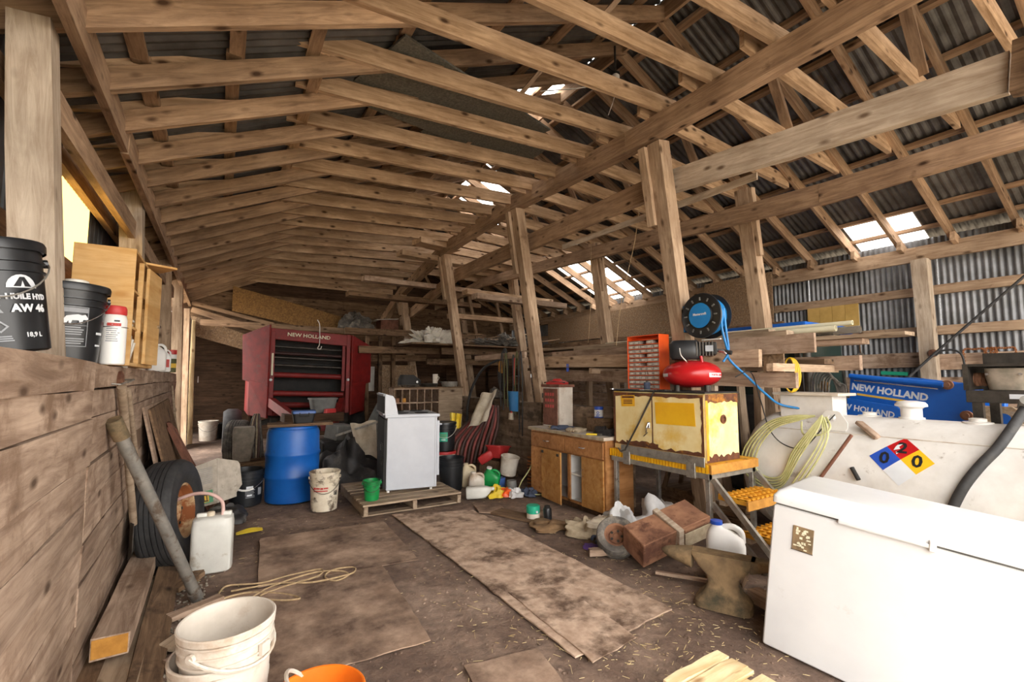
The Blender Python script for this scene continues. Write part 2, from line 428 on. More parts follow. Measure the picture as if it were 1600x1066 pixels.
# scattered straw, too fine to count
mb = MB()
for i in range(1100):
    x = R.uniform(-.2, 3.3); y = R.uniform(1.2, 6)
    if R.random() < .6: x = R.gauss(2.1, .55); y = R.gauss(1.9, .55)
    a = R.uniform(0, PI); l = R.uniform(.004, .02)*(1 if R.random() < .93 else 3); t = R.uniform(.0006, .0013)
    mb.box(-l, l, -t, t, 0, .002, RT((x, y, gz(x, y)+R.uniform(.001, .012)), (R.uniform(-.1, .1), R.uniform(-.12, .12), a)))
o = mb.build('straw_litter', 'straw'); tag(o, 'loose bits of straw strewn over the dirt floor', 'straw', kind='stuff')

mb = MB()
for i in range(1300):
    x = R.uniform(-.3, 3.5); y = R.uniform(1.2, 6.5)
    if R.random() < .5: y = R.uniform(1.2, 3.4)
    r = R.uniform(.003, .011)*(1 if R.random() < .95 else 1.8)
    mb.lathe([(r*.6, -r*.5), (r, 0), (r*.5, r*.55)], 5, RT((x, y, gz(x, y)+.002), (R.uniform(-.5, .5), R.uniform(-.5, .5), R.uniform(0, 3))), sx=R.uniform(.7, 1.5))
tag(mb.build('dirt_clods', 'dirt'), 'small clods of dirt strewn over the barn floor', 'dirt', kind='stuff')

# ---- left wall: a plank wall up to the ledge, posts, plate, metal siding above
wl = struct('wall_left', 'low left wall of wide weathered planks', 'wall')
def wlx(y): return -.45-.017*y
rows = [0, .17, .34, .51, .69, .88, 1.05, 1.265, 1.40, 1.52]
for bi, (ya, yb) in enumerate([(.2, 2.866), (2.862, 5.556), (5.552, 9.2)]):
    for k in range(9):
        dz = R.uniform(-.006, .006); dx = R.uniform(-.003, .003)
        zc = (rows[k]+rows[k+1])/2; h = rows[k+1]-rows[k]-.006
        if k == 8: h += R.uniform(-.01, .02)
        timber('plank', (wlx(ya)-.025+dx, ya, zc+dz), (wlx(yb)-.025+dx, yb-.004, zc+dz*.3), .05, h, 'plank_wood', wl, seg=6, j=.005)
for ya, yb in [(.2, 2.86), (2.88, 5.55), (5.57, 9.2)]:
    timber('ledge_board', (wlx(ya)-.26, ya, 1.505), (wlx(yb)-.26, yb, 1.505), .40, .03, 'old_wood', wl)
# siding panels (vertical dark metal), with one yellow light panel
def ribbed(L, H, pitch, amp, kind='sine', n=4):
    # sheet in local XZ: ribs run along Z; width L along X
    mb = MB(); N = int(round(L/pitch))
    xs = []
    for i in range(N):
        if kind == 'sine': xs += [(pitch*(i+k/n), amp*math.sin(2*PI*k/n)) for k in range(n)]
        else: xs += [(pitch*i, 0), (pitch*(i+.42), 0), (pitch*(i+.5), amp), (pitch*(i+.6), amp), (pitch*(i+.68), 0)]
    xs.append((pitch*N, 0))
    vs = [(x, y, z) for z in (0, H) for x, y in xs]; m = len(xs)
    mb.add(vs, [(i, i+1, m+i+1, m+i) for i in range(m-1)])
    return mb
sid = struct('wall_left_siding', 'dark vertical metal siding above the left plank wall', 'wall')
me = ribbed(.9, 3.6, .15, .012, 'rib').mesh('siding_sheet'); me.materials.append(MATS['siding_dark'])
for k in range(12):
    y0 = -1.2+.9*k
    if 3.9 < y0+.45 < 4.75:
        m2 = ribbed(.9, 2.05, .15, .012, 'rib').mesh('siding_sheet'); m2.materials.append(MATS['siding_dark'])
        link('siding_sheet', m2, sid, (-1.0, y0, 0), (0, 0, PI/2))
        m3 = ribbed(.9, .86, .075, .008, 'sine').mesh('light_panel'); m3.materials.append(MATS['fibreglass'])
        link('light_panel', m3, sid, (-1.0, y0, 2.02), (0, 0, PI/2))
        m4 = ribbed(.9, .75, .15, .012, 'rib').mesh('siding_sheet'); m4.materials.append(MATS['siding_dark'])
        link('siding_sheet', m4, sid, (-1.0, y0, 2.86), (0, 0, PI/2))
    else: link('siding_sheet', me, sid, (-1.0, y0, 0), (0, 0, PI/2))
for z, y1 in ((2.18, 9.3), (2.87, 9.3)):
    timber('girt', (-.93, -1, z), (-.93, y1, z), .05, .13, 'rafter_wood', sid)

frame_ = struct('timber_frame', 'sawn timber posts and beams that carry the barn roof', 'frame')
def post(p, q, a, m='post_wood', b=None): return timber('post', p, q, b or a, a, m, frame_, up=(0, 1, 0), seg=5, j=.005)
# left posts (lean slightly out), left plate in two plies
post((-.60, 2.93, 0), (-.82, 2.93, 3.12), .15, 'grey_wood')
post((-.62, 5.58, 0), (-.80, 5.58, 3.3), .17, 'grey_wood')
post((-.64, 8.2, 0), (-.76, 8.2, 3.3), .16); post((-.60, .3, 0), (-.82, .3, 3.2), .15)
post((-.62, 10.0, 0), (-.72, 10.0, 3.3), .15)
for ya, yb in ((-1.2, 4.2), (4.22, 9.4), (9.42, 14.4)):
    timber('wall_plate', (-.66, ya, 3.17), (-.66, yb, 3.17), .05, .19, 'beam_wood', frame_)
timber('girt', (-.78, 2.9, 2.83), (-.74, 9.4, 2.86), .05, .16, 'beam_wood', frame_)
# row of leaning posts with the joist beam on top (A), a second beam on their far side (C)
LX = .155
def lean(x, z): return x-(z-1.5)*LX
A = [(.35, 3.78), (3.01, 3.82), (5.6, 3.95), (8.2, 3.86), (10.9, 3.5)]
for y, zt in A[1:]:
    post((lean(4.0, 0), y, 0), (lean(4.0, zt), y, zt), .15)
    timber('cleat', (lean(3.97, 3.0)-.06, y+.12, 3.0), (lean(3.97, zt)-.06, y+.12, zt-.03), .05, .09, 'post_wood', frame_, up=(0, 1, 0))
post((lean(4.0, 0), .35, 0), (lean(4.0, 3.8), .35, 3.78), .15)
def bm(pts, wd, ht, m, name='beam'):
    for p, q in zip(pts, pts[1:]):
        timber(name, p, q, wd, ht, m, frame_, seg=6)
bm([(3.60, -1.2, 3.95), (3.60, 3.35, 3.95), (3.62, 5.7, 4.06), (3.62, 8.3, 3.96), (3.7, 11.0, 3.56), (3.7, 12.5, 3.0)], .14, .21, 'beam_wood')
bm([(3.86, .62, 3.24), (3.86, 3.2, 3.49)], .07, .24, 'grey_wood')
bm([(3.86, 3.2, 3.49), (3.88, 5.7, 3.5), (3.9, 8.3, 3.5), (3.9, 11.6, 2.9)], .07, .24, 'beam_wood')
timber('beam_cap', (3.82, .50, 3.23), (3.82, .60, 3.24), .10, .30, 'old_wood', frame_)
# row B, further right, with beam B
for y in (.4, 3.08, 5.72, 8.35, 11.0):
    zt = 3.72
    post((lean(5.6, 0), y, 0), (lean(5.6, zt), y, zt), .16)
    timber('cleat', (lean(5.55, 2.9)+.02, y-.105, 2.9), (lean(5.55, zt)+.02, y-.105, zt-.02), .07, .05, 'post_wood', frame_, up=(0, 1, 0))
bm([(5.13, -.6, 3.3), (5.13, 2.2, 3.33), (5.16, 5.7, 3.53), (5.2, 9.5, 3.72), (5.2, 12.4, 3.5)], .08, .2, 'beam_wood')
# right wall posts and plate
for y in (-.4, 2.2, 4.85, 7.5, 10.2, 12.8):
    post((7.95, y, 0), (7.80, y, 3.02), .16, 'grey_wood')
bm([(7.86, -1.3, 3.12), (7.86, 2.25, 3.11), (7.86, 7.5, 3.10), (7.86, 12.6, 3.08)], .06, .2, 'post_wood', 'wall_plate')
# white-washed batten seen between the beams
timber('batten', (4.15, 2.3, 3.33), (4.15, 5.2, 3.36), .02, .07, 'grey_wood', frame_)

# ---- roof: rafters, tie joists, purlins, corrugated sheets
roof = struct('roof', 'corrugated metal barn roof on sawn rafters with missing sheets', 'roof')
SL = .45
RX, RZ = 3.7, 5.12
def zl(x): return RZ-(RX-x)*SL
def zr(x): return RZ-(x-RX)*SL
ca = math.cos(math.atan(SL))
ry = [2.95+.56*k for k in range(-7, 21)]
for i, y in enumerate(ry):
    y += R.uniform(-.02, .02)
    timber('rafter', (-1.05, y, zl(-1.05)+.07/ca), (RX+.02, y, RZ+.07/ca), .045, .14, 'rafter_wood', roof)
    timber('rafter', (RX-.02, y+.05, RZ+.07/ca), (8.35, y+.05, zr(8.35)+.07/ca), .045, .14, 'rafter_wood', roof)
    x0 = .35+R.uniform(-.08, .08); far = max(0, y-9)*.10
    timber('joist', (x0, y-.05, 3.93-far*.3), (3.78+R.uniform(0, .15), y-.05, 4.16+R.uniform(-.02, .02)-far), .045, .16, 'joist_wood', roof)
    if y < 10.5:
        timber('joist', (3.42-R.uniform(0, .12), y+.10, 4.14-far), (6.25+R.uniform(-.1, .15), y+.10, 4.02-far*.4), .045, .16, 'joist_wood', roof)
    # short block where rafter meets the plate, and a web between joist and rafter on some frames
    timber('seat_block', (-.95, y+.045, 3.31), (.02+R.uniform(-.05, .1), y+.045, 3.42+.16), .04, .11, 'joist_wood', roof)
    if i % 2 == 0:
        timber('web', (2.3, y+.03, 4.14), (2.75, y+.03, zl(2.75)+.05), .04, .09, 'rafter_wood', roof, up=(0, 1, 0))
        timber('web', (5.1, y+.06, 4.1), (4.75, y+.06, zr(4.75)+.05), .04, .09, 'rafter_wood', roof, up=(0, 1, 0))
    timber('rafter_tail', (7.72, y+.0, 3.24), (8.15, y+.0, 3.10+.02), .05, .12, 'joist_wood', roof)
for x in (-.5, 0, .5, 1.15, 1.9, 2.7, 3.4):
    for ya, yb in ((-1.2, 3.6), (3.5, 8.4), (8.3, 14.5)):
        dx = R.uniform(-.05, .05)
        timber('purlin', (x+dx, ya, zl(x)+.16/ca+.02), (x+dx, yb, zl(x)+.16/ca+.02), .09, .04, 'rafter_wood', roof)
for x in (4.0, 4.55, 5.1, 5.6, 6.06, 6.5, 6.95, 7.45, 7.85):
    for ya, yb in ((-1.2, 3.1), (3.0, 8.9), (8.8, 14.5)):
        dx = R.uniform(-.04, .04)
        timber('purlin', (x+dx, ya, zr(x)+.16/ca+.02), (x+dx, yb, zr(x)+.16/ca+.02), .09, .04, 'rafter_wood', roof)
timber('ridge_board', (RX, -1.2, RZ+.1), (RX, 14.5, RZ+.1), .03, .2, 'rafter_wood', roof)
SH = {}
SLOPE = (8.45-RX)/ca
def sheet(side, y0, s0, s1, wdt=.8):
    # a corrugated sheet from slope distance s0 to s1 below the ridge
    key = (round(s1-s0, 2), wdt)
    if key not in SH:
        me = ribbed(wdt+.08, s1-s0, .08 if wdt > .3 else .04, .009, 'sine', 5).mesh('roof_sheet'); me.materials.append(MATS['roof_metal']); SH[key] = me
    d = V((1 if side == 'R' else -1, 0, -SL)).normalized()
    p = V((RX, y0, RZ+.16/ca+.055))+d*s0
    z = d; x = V((0, 1, 0)); yv = z.cross(x)
    T = MX((x, yv, z)).transposed().to_4x4(); T.translation = p+V((0, 0, R.uniform(0, .006)))
    link('roof_sheet', SH[key], roof, mw=T)
half = SLOPE/2
for k in range(20):
    y = -1.1+.8*k
    # left slope
    if k == 7: sheet('L', y, .8, half+.1)
    else: sheet('L', y, 0, half+.1)
    sheet('L', y, half, SLOPE)
    # right slope with its gaps
    if k in (11,): sheet('R', y, 1.75, half+.1)
    elif k == 10: sheet('R', y, 1.1, half+.1)
    elif k == 7: sheet('R', y, .14, half+.1)
    elif k == 16: sheet('R', y, .5, half+.1)
    elif k == 13: sheet('R', y, .3, half+.1)
    else: sheet('R', y, 0, half+.1)
    if k in (10, 11): sheet('R', y, half, half+.12); sheet('R', y, half+2.2, SLOPE)
    elif k == 4: sheet('R', y, half, half+1.62); sheet('R', y, SLOPE-.22, SLOPE)
    elif k == 5: sheet('R', y+.07, half, SLOPE-.02, .72)
    else: sheet('R', y, half, SLOPE)

# ---- right wall: corrugated sheets, girts, planks at the foot
wr = struct('wall_right', 'right wall of galvanised corrugated sheets on wooden girts', 'wall')
me = ribbed(.8, 3.35, .0667, .011, 'sine', 6).mesh('wall_sheet'); me.materials.append(MATS['galv'])
for k in range(20):
    link('wall_sheet', me, wr, (8.06+.003*(k % 2), -1.1+.8*k, 0), (0, 0, PI/2))
for z in (2.62, 2.08):
    for ya, yb in ((-1.2, 2.2), (2.21, 4.85), (4.86, 12.6)):
        timber('girt', (8.0, ya, z), (8.0, yb, z), .05, .12, 'post_wood', wr)
for ya, yb in ((-1.2, 2.16), (2.24, 5.0), (5.0, 12.6)):
    timber('girt', (7.98, ya, 1.70), (7.98, yb, 1.66), .05, .2, 'plank_wood', wr)
    for k in range(8):
        timber('plank', (7.97, ya, .08+.185*k), (7.97, yb, .08+.185*k), .04, .175, 'plank_wood', wr)
for k in range(4):
    tag(MB().box(0, .02, 0, .172, 0, .42).build('yellow_board', 'yellow_panel', wr, loc=(7.97, 3.0+.176*k, 2.14)))

# ---- back wall with a doorway on the left and a loft of boards
wb = struct('wall_back', 'dark plank wall across the far end of the barn', 'wall')
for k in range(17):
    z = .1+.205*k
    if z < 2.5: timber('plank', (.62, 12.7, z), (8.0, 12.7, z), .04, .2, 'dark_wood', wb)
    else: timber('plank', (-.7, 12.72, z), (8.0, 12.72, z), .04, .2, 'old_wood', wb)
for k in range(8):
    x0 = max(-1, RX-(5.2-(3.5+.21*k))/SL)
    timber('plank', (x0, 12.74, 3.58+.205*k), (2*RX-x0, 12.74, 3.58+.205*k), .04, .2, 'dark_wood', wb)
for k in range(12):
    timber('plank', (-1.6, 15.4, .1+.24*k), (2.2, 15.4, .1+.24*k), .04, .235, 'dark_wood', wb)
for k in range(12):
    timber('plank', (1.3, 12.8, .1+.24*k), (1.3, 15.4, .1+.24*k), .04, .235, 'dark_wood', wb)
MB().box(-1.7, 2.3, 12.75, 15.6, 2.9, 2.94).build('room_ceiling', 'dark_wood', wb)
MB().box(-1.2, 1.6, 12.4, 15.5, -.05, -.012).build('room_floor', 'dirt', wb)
MB().box(.64, 8.0, 12.76, 12.8, 0, 5.2).build('backing', 'dark_wood', wb); MB().box(-1.2, 8.0, 12.77, 12.81, 2.95, 5.2).build('backing', 'dark_wood', wb); MB().box(-1.8, 2.3, 15.44, 15.5, -.05, 3).build('backing', 'dark_wood', wb); MB().box(-1.75, -1.7, 12.7, 15.5, -.05, 3).build('backing', 'dark_wood', wb)  # solid sheets added behind the planks to block daylight leaking through the gaps
d1 = struct('door_1', 'plain board frame around the dark doorway at the far left', 'doorway')
timber('jamb', (-.52, 12.55, 0), (-.58, 12.55, 2.75), .09, .12, 'new_wood', d1, up=(0, 1, 0))
timber('jamb', (.60, 12.6, 0), (.58, 12.6, 2.3), .05, .1, 'dark_wood', d1, up=(0, 1, 0))
MB().prism([(-.62, 2.42), (.75, 2.02), (.75, 2.38), (-.62, 2.85)], 0, .03, MX(((1, 0, 0, 0), (0, 0, 1, 12.5), (0, 1, 0, 0), (0, 0, 0, 1)))).build('header_board', 'osb', d1)
timber('header', (-.62, 12.45, 2.98), (1.0, 12.45, 2.5), .05, .12, 'rafter_wood', d1)
timber('header', (-.62, 12.40, 3.12), (1.6, 12.40, 2.6), .05, .08, 'rafter_wood', d1)
MB().box(0, .02, 0, .03, 0, .14).build('door_handle', 'white_plain', d1, loc=(-.44, 12.5, 1.35))
# white ribbed strip beside the doorway
me = ribbed(.7, 2.75, .09, .014, 'rib').mesh('light_siding'); me.materials.append(MATS['white_dirty'])
link('light_siding', me, wl, (-.60, 11.75, 0), (0, 0, PI/2))
timber('jamb', (-.60, 11.72, 0), (-.66, 11.72, 2.9), .1, .1, 'post_wood', wl, up=(0, 1, 0))

# ---- low log wall behind the benches on the right
lw = struct('wall_logs', 'low wall of stacked squared logs behind the work benches', 'wall')
for k in range(4):
    for ya, yb in ((3.72, 5.3), (5.32, 9.6)):
        timber('log', (3.91+R.uniform(-.015, .015), ya, .14+.275*k), (3.92+R.uniform(-.015, .015), yb, .14+.275*k), .14, .27, 'log_wood', lw, seg=8, j=.014)
for x0, x1 in ((4.1, 5.0), (5.2, 6.4), (6.5, 7.9)):
    for k in range(5):
        timber('plank', (x0, 11.6, 1.15+.24*k), (x1, 11.6, 1.15+.24*k), .03, .22, 'dark_wood', wb)
# ================================================================== SHARED BUILDERS
def fcam(x, y, da=0): return math.atan2(-x, y)+da      # turn a thing's -Y side to the open barn door
def decal(polys, m, parent, T, bend=0, name='print', th=.0008):
    mb = MB()
    for P in polys:
        n = len(P); vs = []
        for z in (0, th):
            for x, y in P:
                vs.append(V((bend*math.sin(x/bend)+z*math.sin(x/bend), y, bend*(math.cos(x/bend)-1)+z*math.cos(x/bend))) if bend else V((x, y, z)))
        mb.add(vs, [tuple(range(n, 2*n))]+[(i, (i+1) % n, n+(i+1) % n, n+i) for i in range(n)], T)
    return mb.build(name, m, parent)
def rect(x, y, w_, h_, n=1):
    # a small printed bar, cut into strips so it can follow a curve
    return [[(x+w_*i/n, y), (x+w_*(i+1)/n, y), (x+w_*(i+1)/n, y+h_), (x+w_*i/n, y+h_)] for i in range(n)]
def lines(x, y, w_, rows_, dy, h_):
    o = []
    for k in range(rows_): o += rect(x+R.uniform(0, .1)*w_, y-k*dy, w_*R.uniform(.7, .95), h_, 2)
    return o
def ringpoly(x, y, r0, r1, a0, a1, n=8):
    o = []
    for i in range(n):
        a, b = a0+(a1-a0)*i/n, a0+(a1-a0)*(i+1)/n
        o.append([(x+r0*math.cos(a), y+r0*math.sin(a)), (x+r1*math.cos(a), y+r1*math.sin(a)), (x+r1*math.cos(b), y+r1*math.sin(b)), (x+r0*math.cos(b), y+r0*math.sin(b))])
    return o
def front(r, z, tilt=0): return face((0, -r, z), (0, -1, tilt))
def side_at(r, z, a, tilt=0):
    # surface frame on a round body at angle a from the front (-Y), positive to the viewer's right
    return face((r*math.sin(a), -r*math.cos(a), z), (math.sin(a), -math.cos(a), tilt))
def pail(name, label, cat, loc, rotz, h, rt, rb, m, lid=None, handle=None, hm='steel_dark', grip=None, group=None, rot=None, ribs=2, n=32, fill=None):
    t = thing(name, label, cat, loc, rot or (0, 0, rotz), group)
    def rr(z): return rb+(rt-rb)*z/h
    P = [(rb*.94, 0), (rb, h*.015)]
    for k in range(ribs):
        z = h*(.72+.09*k); P += [(rr(z), z), (rr(z)+.007, z+.002), (rr(z)+.007, z+h*.02), (rr(z), z+h*.022)]
    P += [(rr(h*.93), h*.93), (rt+.006, h*.935), (rt+.008, h*.99), (rt+.004, h), (rt-.002, h*.995), (rb-.005, .012)]
    MB().lathe(P, n).build('body', m, t, smooth=35)
    if lid:
        MB().lathe([(rt+.011, h-.03), (rt+.013, h-.004), (rt+.009, h+.006), (rt-.012, h+.006), (rt-.016, h-.002)], n, cap0=False).build('lid', lid, t, smooth=35)
    if fill: MB().lathe([(rr(h*.8)-.006, h*.78), (.5*rr(h*.8), h*.80)], n, cap0=False).build('contents', fill, t)
    if handle:
        z0 = h*.84; r0 = rr(z0)+.012
        if handle == 'hug':
            pts = [((r0+.003)*math.cos(PI+PI*k/16), (r0+.003)*math.sin(PI+PI*k/16), z0-h*.36*math.sin(PI*k/16)**1.3) for k in range(17)]
        else:
            a = handle; pts = [(r0*math.cos(PI*k/16), -r0*1.05*math.sin(PI*k/16)*math.cos(a), z0+r0*1.05*math.sin(PI*k/16)*math.sin(a)) for k in range(17)]
        wire = MB().tube(pts, .0028 if hm != 'white_dirty' else .007, 6).build('handle', hm, t, smooth=40)
        if grip: MB().tube(pts[6:11], .011, 8).build('grip', grip, wire, smooth=40)
        for sx in (-1, 1): MB().lathe([(.016, 0), (.016, .012)], 10, RT((sx*(r0-.010), 0, z0), (0, sx*PI/2, 0))).build('ear', m, t)
    return t
def jug(name, label, loc, rot, w_, d_, h, m, cap, cat='jug', group=None, hand=True, liquid=None):
    t = thing(name, label, cat, loc, rot, group)
    e = 4
    MB().loft([(0, 0, 0, w_*.42, d_*.42, e), (0, 0, .012, w_*.5, d_*.5, e), (0, 0, h*.55, w_*.5, d_*.5, e), (-.02*w_, 0, h*.68, w_*.47, d_*.48, 3.5), (-.12*w_, 0, h*.80, w_*.32, d_*.36, 3), (-.2*w_, 0, h*.88, w_*.16, d_*.24, 2.4), (-.22*w_, 0, h*.92, w_*.13, w_*.13, 2), (-.22*w_, 0, h*.94, w_*.13, w_*.13, 2)], 24).build('body', m, t, smooth=50)
    MB().lathe([(w_*.16, h*.93), (w_*.165, h*.94), (w_*.16, h), (w_*.13, h*1.005)], 16, RT((-.22*w_, 0, 0))).build('cap', cap, t, smooth=35)
    if hand: MB().tube(smooth_pts([(-.10*w_, 0, h*.87), (.18*w_, 0, h*.90), (.40*w_, 0, h*.80), (.43*w_, 0, h*.60)], 5), w_*.085, 8).build('handle', m, t, smooth=60)
    return t
def wheel(name, label, loc, axis, Ro, wd, Ri, tm, rm, cat='tire', grooves=4):
    # axis = outward direction of the rim face
    z = V(axis).normalized(); x = V((0, 0, 1)).cross(z).normalized(); y = z.cross(x)
    T = MX((x, y, z)).transposed()
    t = thing(name, label, cat, loc, T.to_euler())
    hw = wd/2; P = [(Ri, -hw*.7), (Ri+.02, -hw*.85), ((Ro+Ri)/2, -hw), (Ro*.93, -hw*.92), (Ro*.985, -hw*.7)]
    for k in range(grooves):
        c = -hw*.62+hw*1.24*(k+.5)/grooves; g = hw*.62/grooves*.22
        P += [(Ro, c-g*2.2), (Ro, c-g), (Ro-.012, c-g*.6), (Ro-.012, c+g*.6), (Ro, c+g), (Ro, c+g*2.2)]
    P += [(Ro*.985, hw*.7), (Ro*.93, hw*.92), ((Ro+Ri)/2, hw), (Ri+.02, hw*.85), (Ri, hw*.7)]
    MB().lathe(P+[P[0]], 48, cap0=False, cap1=False).build('tread', tm, t, smooth=40)
    rim = MB().lathe([(Ri+.012, hw*.78), (Ri-.005, hw*.72), (Ri-.02, hw*.3), (Ri*.72, hw*.1), (Ri*.62, hw*.28), (Ri*.35, hw*.34), (Ri*.30, hw*.1), (Ri*.1, hw*.05)], 32, cap0=False).build('rim', rm, t, smooth=35)
    MB().lathe([(Ri-.002, -hw*.7), (Ri-.004, hw*.7)], 32, cap0=False, cap1=False).build('rim_barrel', rm, t, smooth=30)
    for k in range(5):
        a = 2*PI*k/5; MB().lathe([(.012, hw*.1), (.012, hw*.36)], 6, RT((Ri*.5*math.cos(a), Ri*.5*math.sin(a), 0))).build('lug_nut', 'steel_dark', rim)
    return t
def board(name, label, p, q, wd, ht, m, cat='board', up=(0, 0, 1), group=None, j=.003):
    o = timber(name, p, q, wd, ht, m, None, up, 4, j); return tag(o, label, cat, group)
def heap(name, label, loc, r, hgt, m, cat, seed=0, sx=1, sy=1, n=26, am=.5, hf=.18, nv=12):
    def fn(u, v):
        a = 2*PI*u; q = v*PI*.5
        k = 1+am*NZ.noise(V((math.cos(a)*1.6+seed, math.sin(a)*1.6, q*1.5)))+hf*am*NZ.noise(V((math.cos(a)*6+seed, math.sin(a)*6, q*5)))+hf*.6*am*NZ.noise(V((math.cos(a)*14+seed, math.sin(a)*14, q*12)))
        return (r*sx*k*math.sin(q)*math.cos(a), r*sy*k*math.sin(q)*math.sin(a), max(-.01, hgt*k*math.cos(q)**.8))
    o = MB().patch(fn, n, nv).build(name, m, smooth=60, loc=loc); return tag(o, label, cat)
def drape(name, label, P00, P10, P01, P11, m, cat, amp=.02, fq=3, seed=0, nu=14, nv=18, parent=None, th=.006):
    # a limp sheet hung between four corners, folds run along v
    a, b, c, d = map(V, (P00, P10, P01, P11)); nrm = (b-a).cross(c-a).normalized()
    def fn(u, v):
        p = a*(1-u)*(1-v)+b*u*(1-v)+c*(1-u)*v+d*u*v
        return p+nrm*(amp*math.sin(u*fq*2*PI+seed+v)+amp*.8*NZ.noise(V((u*3+seed, v*4, seed))))
    o = MB().patch(fn, nu, nv, th).build(name, m, parent, smooth=60)
    return tag(o, label, cat) if label else o

# ================================================================== LEFT SIDE: THE LEDGE
# big leaning oil pail
x, y = -.665, 2.30
t = pail('oil_pail', 'large black hydraulic oil pail tilted at the ledge edge beside the whitish post', 'pail', (x, y, 1.532), 0, .375, .155, .141, 'black_plastic', lid='black_plastic', handle='hug', hm='galv_pipe', rot=(0, -.17, fcam(x, y, .10)))
rr_ = .1495
text('HUILE HYD', .026, 'print_white', t, side_at(rr_+.0006, .185, .62), bend=rr_, bold=.0012)
text('AW 46', .036, 'print_white', t, side_at(rr_+.0006, .145, .62), bend=rr_, bold=.0016)
text('18,9 L', .022, 'print_white', t, side_at(rr_-.006, .055, .66), bend=rr_, bold=.0006)
decal(ringpoly(0, 0, 0, .045, 0, PI, 10), 'print_white', t, side_at(rr_+.001, .215, .52), rr_, 'emblem')
decal([[(-.026, .004), (-.006, .004), (.004, .036), (-.006, .036)], [(.006, .004), (.026, .004), (.008, .036), (-.002, .036)]], 'print_black', t, side_at(rr_+.0022, .215, .52), rr_, 'emblem')
rec = []
for k in range(3): rec += ringpoly(0, 0, .010, .018, 2*PI*k/3+.2, 2*PI*(k+1)/3-.35, 4)
decal(rec, 'print_grey', t, side_at(rr_+.001, .205, -.05), rr_, 'recycling_mark')
decal([[(-.019, 0), (.019, 0), (0, .034)]], 'print_grey', t, side_at(rr_+.0006, .13, .0), rr_, 'warning_mark')
decal(ringpoly(0, 0, .014, .021, PI/2, PI/2+2*PI, 4)+lines(-.03, -.035, .06, 3, .007, .004), 'print_grey', t, side_at(rr_-.002, .085, .04), rr_, 'hazard_mark')
decal(lines(-.035, .0, .07, 5, .008, .004), 'print_grey', t, side_at(rr_+.0006, .185, -.05), rr_, 'print')
decal(rect(-.03, 0, .05, .045, 3), 'print_white', t, side_at(rr_+.003, .235, -.12), rr_, 'sticker')
# second black pail with the animal emblem
x, y = -.665, 3.12
t = pail('oil_pail', 'black pail with a white bear emblem and wire handle next to the wooden cupboard', 'pail', (x, y, 1.522), fcam(x, y), .385, .150, .128, 'black_plastic', lid='black_plastic', handle='hug', hm='chrome')
rr_ = .139
decal(ringpoly(0, 0, 1, 1.03, 0, .1, 1) and rect(-.05, -.09, .1, .003, 4)+rect(-.05, .10, .1, .003, 4)+rect(-.05, -.09, .003, .19)+rect(.047, -.09, .003, .19)+rect(-.05, .012, .1, .002, 4)+rect(-.048, .075, .096, .022, 4)+lines(-.045, 0, .09, 4, .011, .005)+lines(-.045, -.055, .09, 3, .011, .005), 'print_grey', t, side_at(rr_+.002, .17, .22, -.055), rr_, 'label_print')
bear = [(-.040, .022), (-.044, .040), (-.034, .056), (-.012, .062), (.008, .066), (.022, .062), (.034, .066), (.040, .058), (.046, .046), (.040, .040), (.028, .040), (.024, .022), (.014, .022), (.012, .036), (-.012, .036), (-.016, .022), (-.024, .022), (-.026, .034), (-.032, .022)]
decal([bear], 'print_white', t, side_at(rr_+.0055, .17, .22, -.055), 0, 'emblem')
decal(rect(-.02, -.006, .04, .012, 3), 'print_white', t, side_at(rr_+.0008, .15, 1.05), rr_)
decal(rect(-.018, -.004, .036, .009, 3), 'print_white', t, side_at(rr_-.0025, .09, 1.05), rr_)
o = MB().lathe([(.045, 0), (.05, .004), (.05, .03), (.044, .034)], 20).build('jar_lid', 'ceramic', smooth=30, loc=(x+.02, y+.03, 1.522+.392))
tag(o, 'small white round lid resting on top of the bear emblem pail', 'lid')
# white canister with red cap
x, y = -.50, 3.24
t = thing('canister', 'slim white canister with red screw cap between black pail and cupboard', 'canister', (x, y, 1.522), (0, 0, fcam(x, y)))
MB().lathe([(.05, 0), (.055, .006), (.055, .24), (.05, .262), (.044, .27)], 24).build('body', 'white_plain', t, smooth=35)
MB().lathe([(.05, .268), (.052, .272), (.052, .30), (.046, .315), (.03, .318)], 24).build('cap', 'red_plastic', t, smooth=35)
MB().tube(arc((0, 0, .2), .06, PI*.95, PI*2.05, 14, 'xy'), .002, 6).build('handle', 'chrome', t)
decal(lines(-.03, .09, .06, 9, .011, .005), 'print_grey', t, side_at(.0556, .12, -.1), .055)
decal(rect(-.03, 0, .06, .016, 4), 'print_red', t, side_at(.0556, .205, 0), .055, 'stripe')
decal(rect(-.012, -.004, .024, .009, 2), 'print_black', t, side_at(.0558, .232, .2), .055)
# open wooden cupboard
t = thing('wall_cupboard', 'open honey coloured wooden cupboard standing on the left ledge', 'cupboard', (-.60, 3.50, 1.524))
cw, cdp, chh = .28, 1.05, .70
for a in ((-.14, .14, 0, .018, 0, chh), (-.14, .14, cdp-.018, cdp, 0, chh)): MB().box(*a).build('side_panel', 'shelf_wood', t, bev=.002)
MB().box(-.14, .14, .018, cdp-.018, 0, .018).build('bottom_panel', 'shelf_wood', t)
MB().box(-.14, .14, .018, cdp-.018, chh-.018, chh).build('top_panel', 'shelf_wood', t)
MB().box(-.14, -.132, .018, cdp-.018, .018, chh-.018).build('back_panel', 'shelf_wood', t)
for z in (.23, .46): MB().box(-.13, .125, .018, cdp-.018, z, z+.015).build('shelf', 'shelf_wood', t)
MB().box(.115, .14, .33, .365, .018, chh-.018).build('face_stile', 'shelf_wood', t)
MB().box(.115, .14, .70, .735, .018, chh-.018).build('face_stile', 'shelf_wood', t)
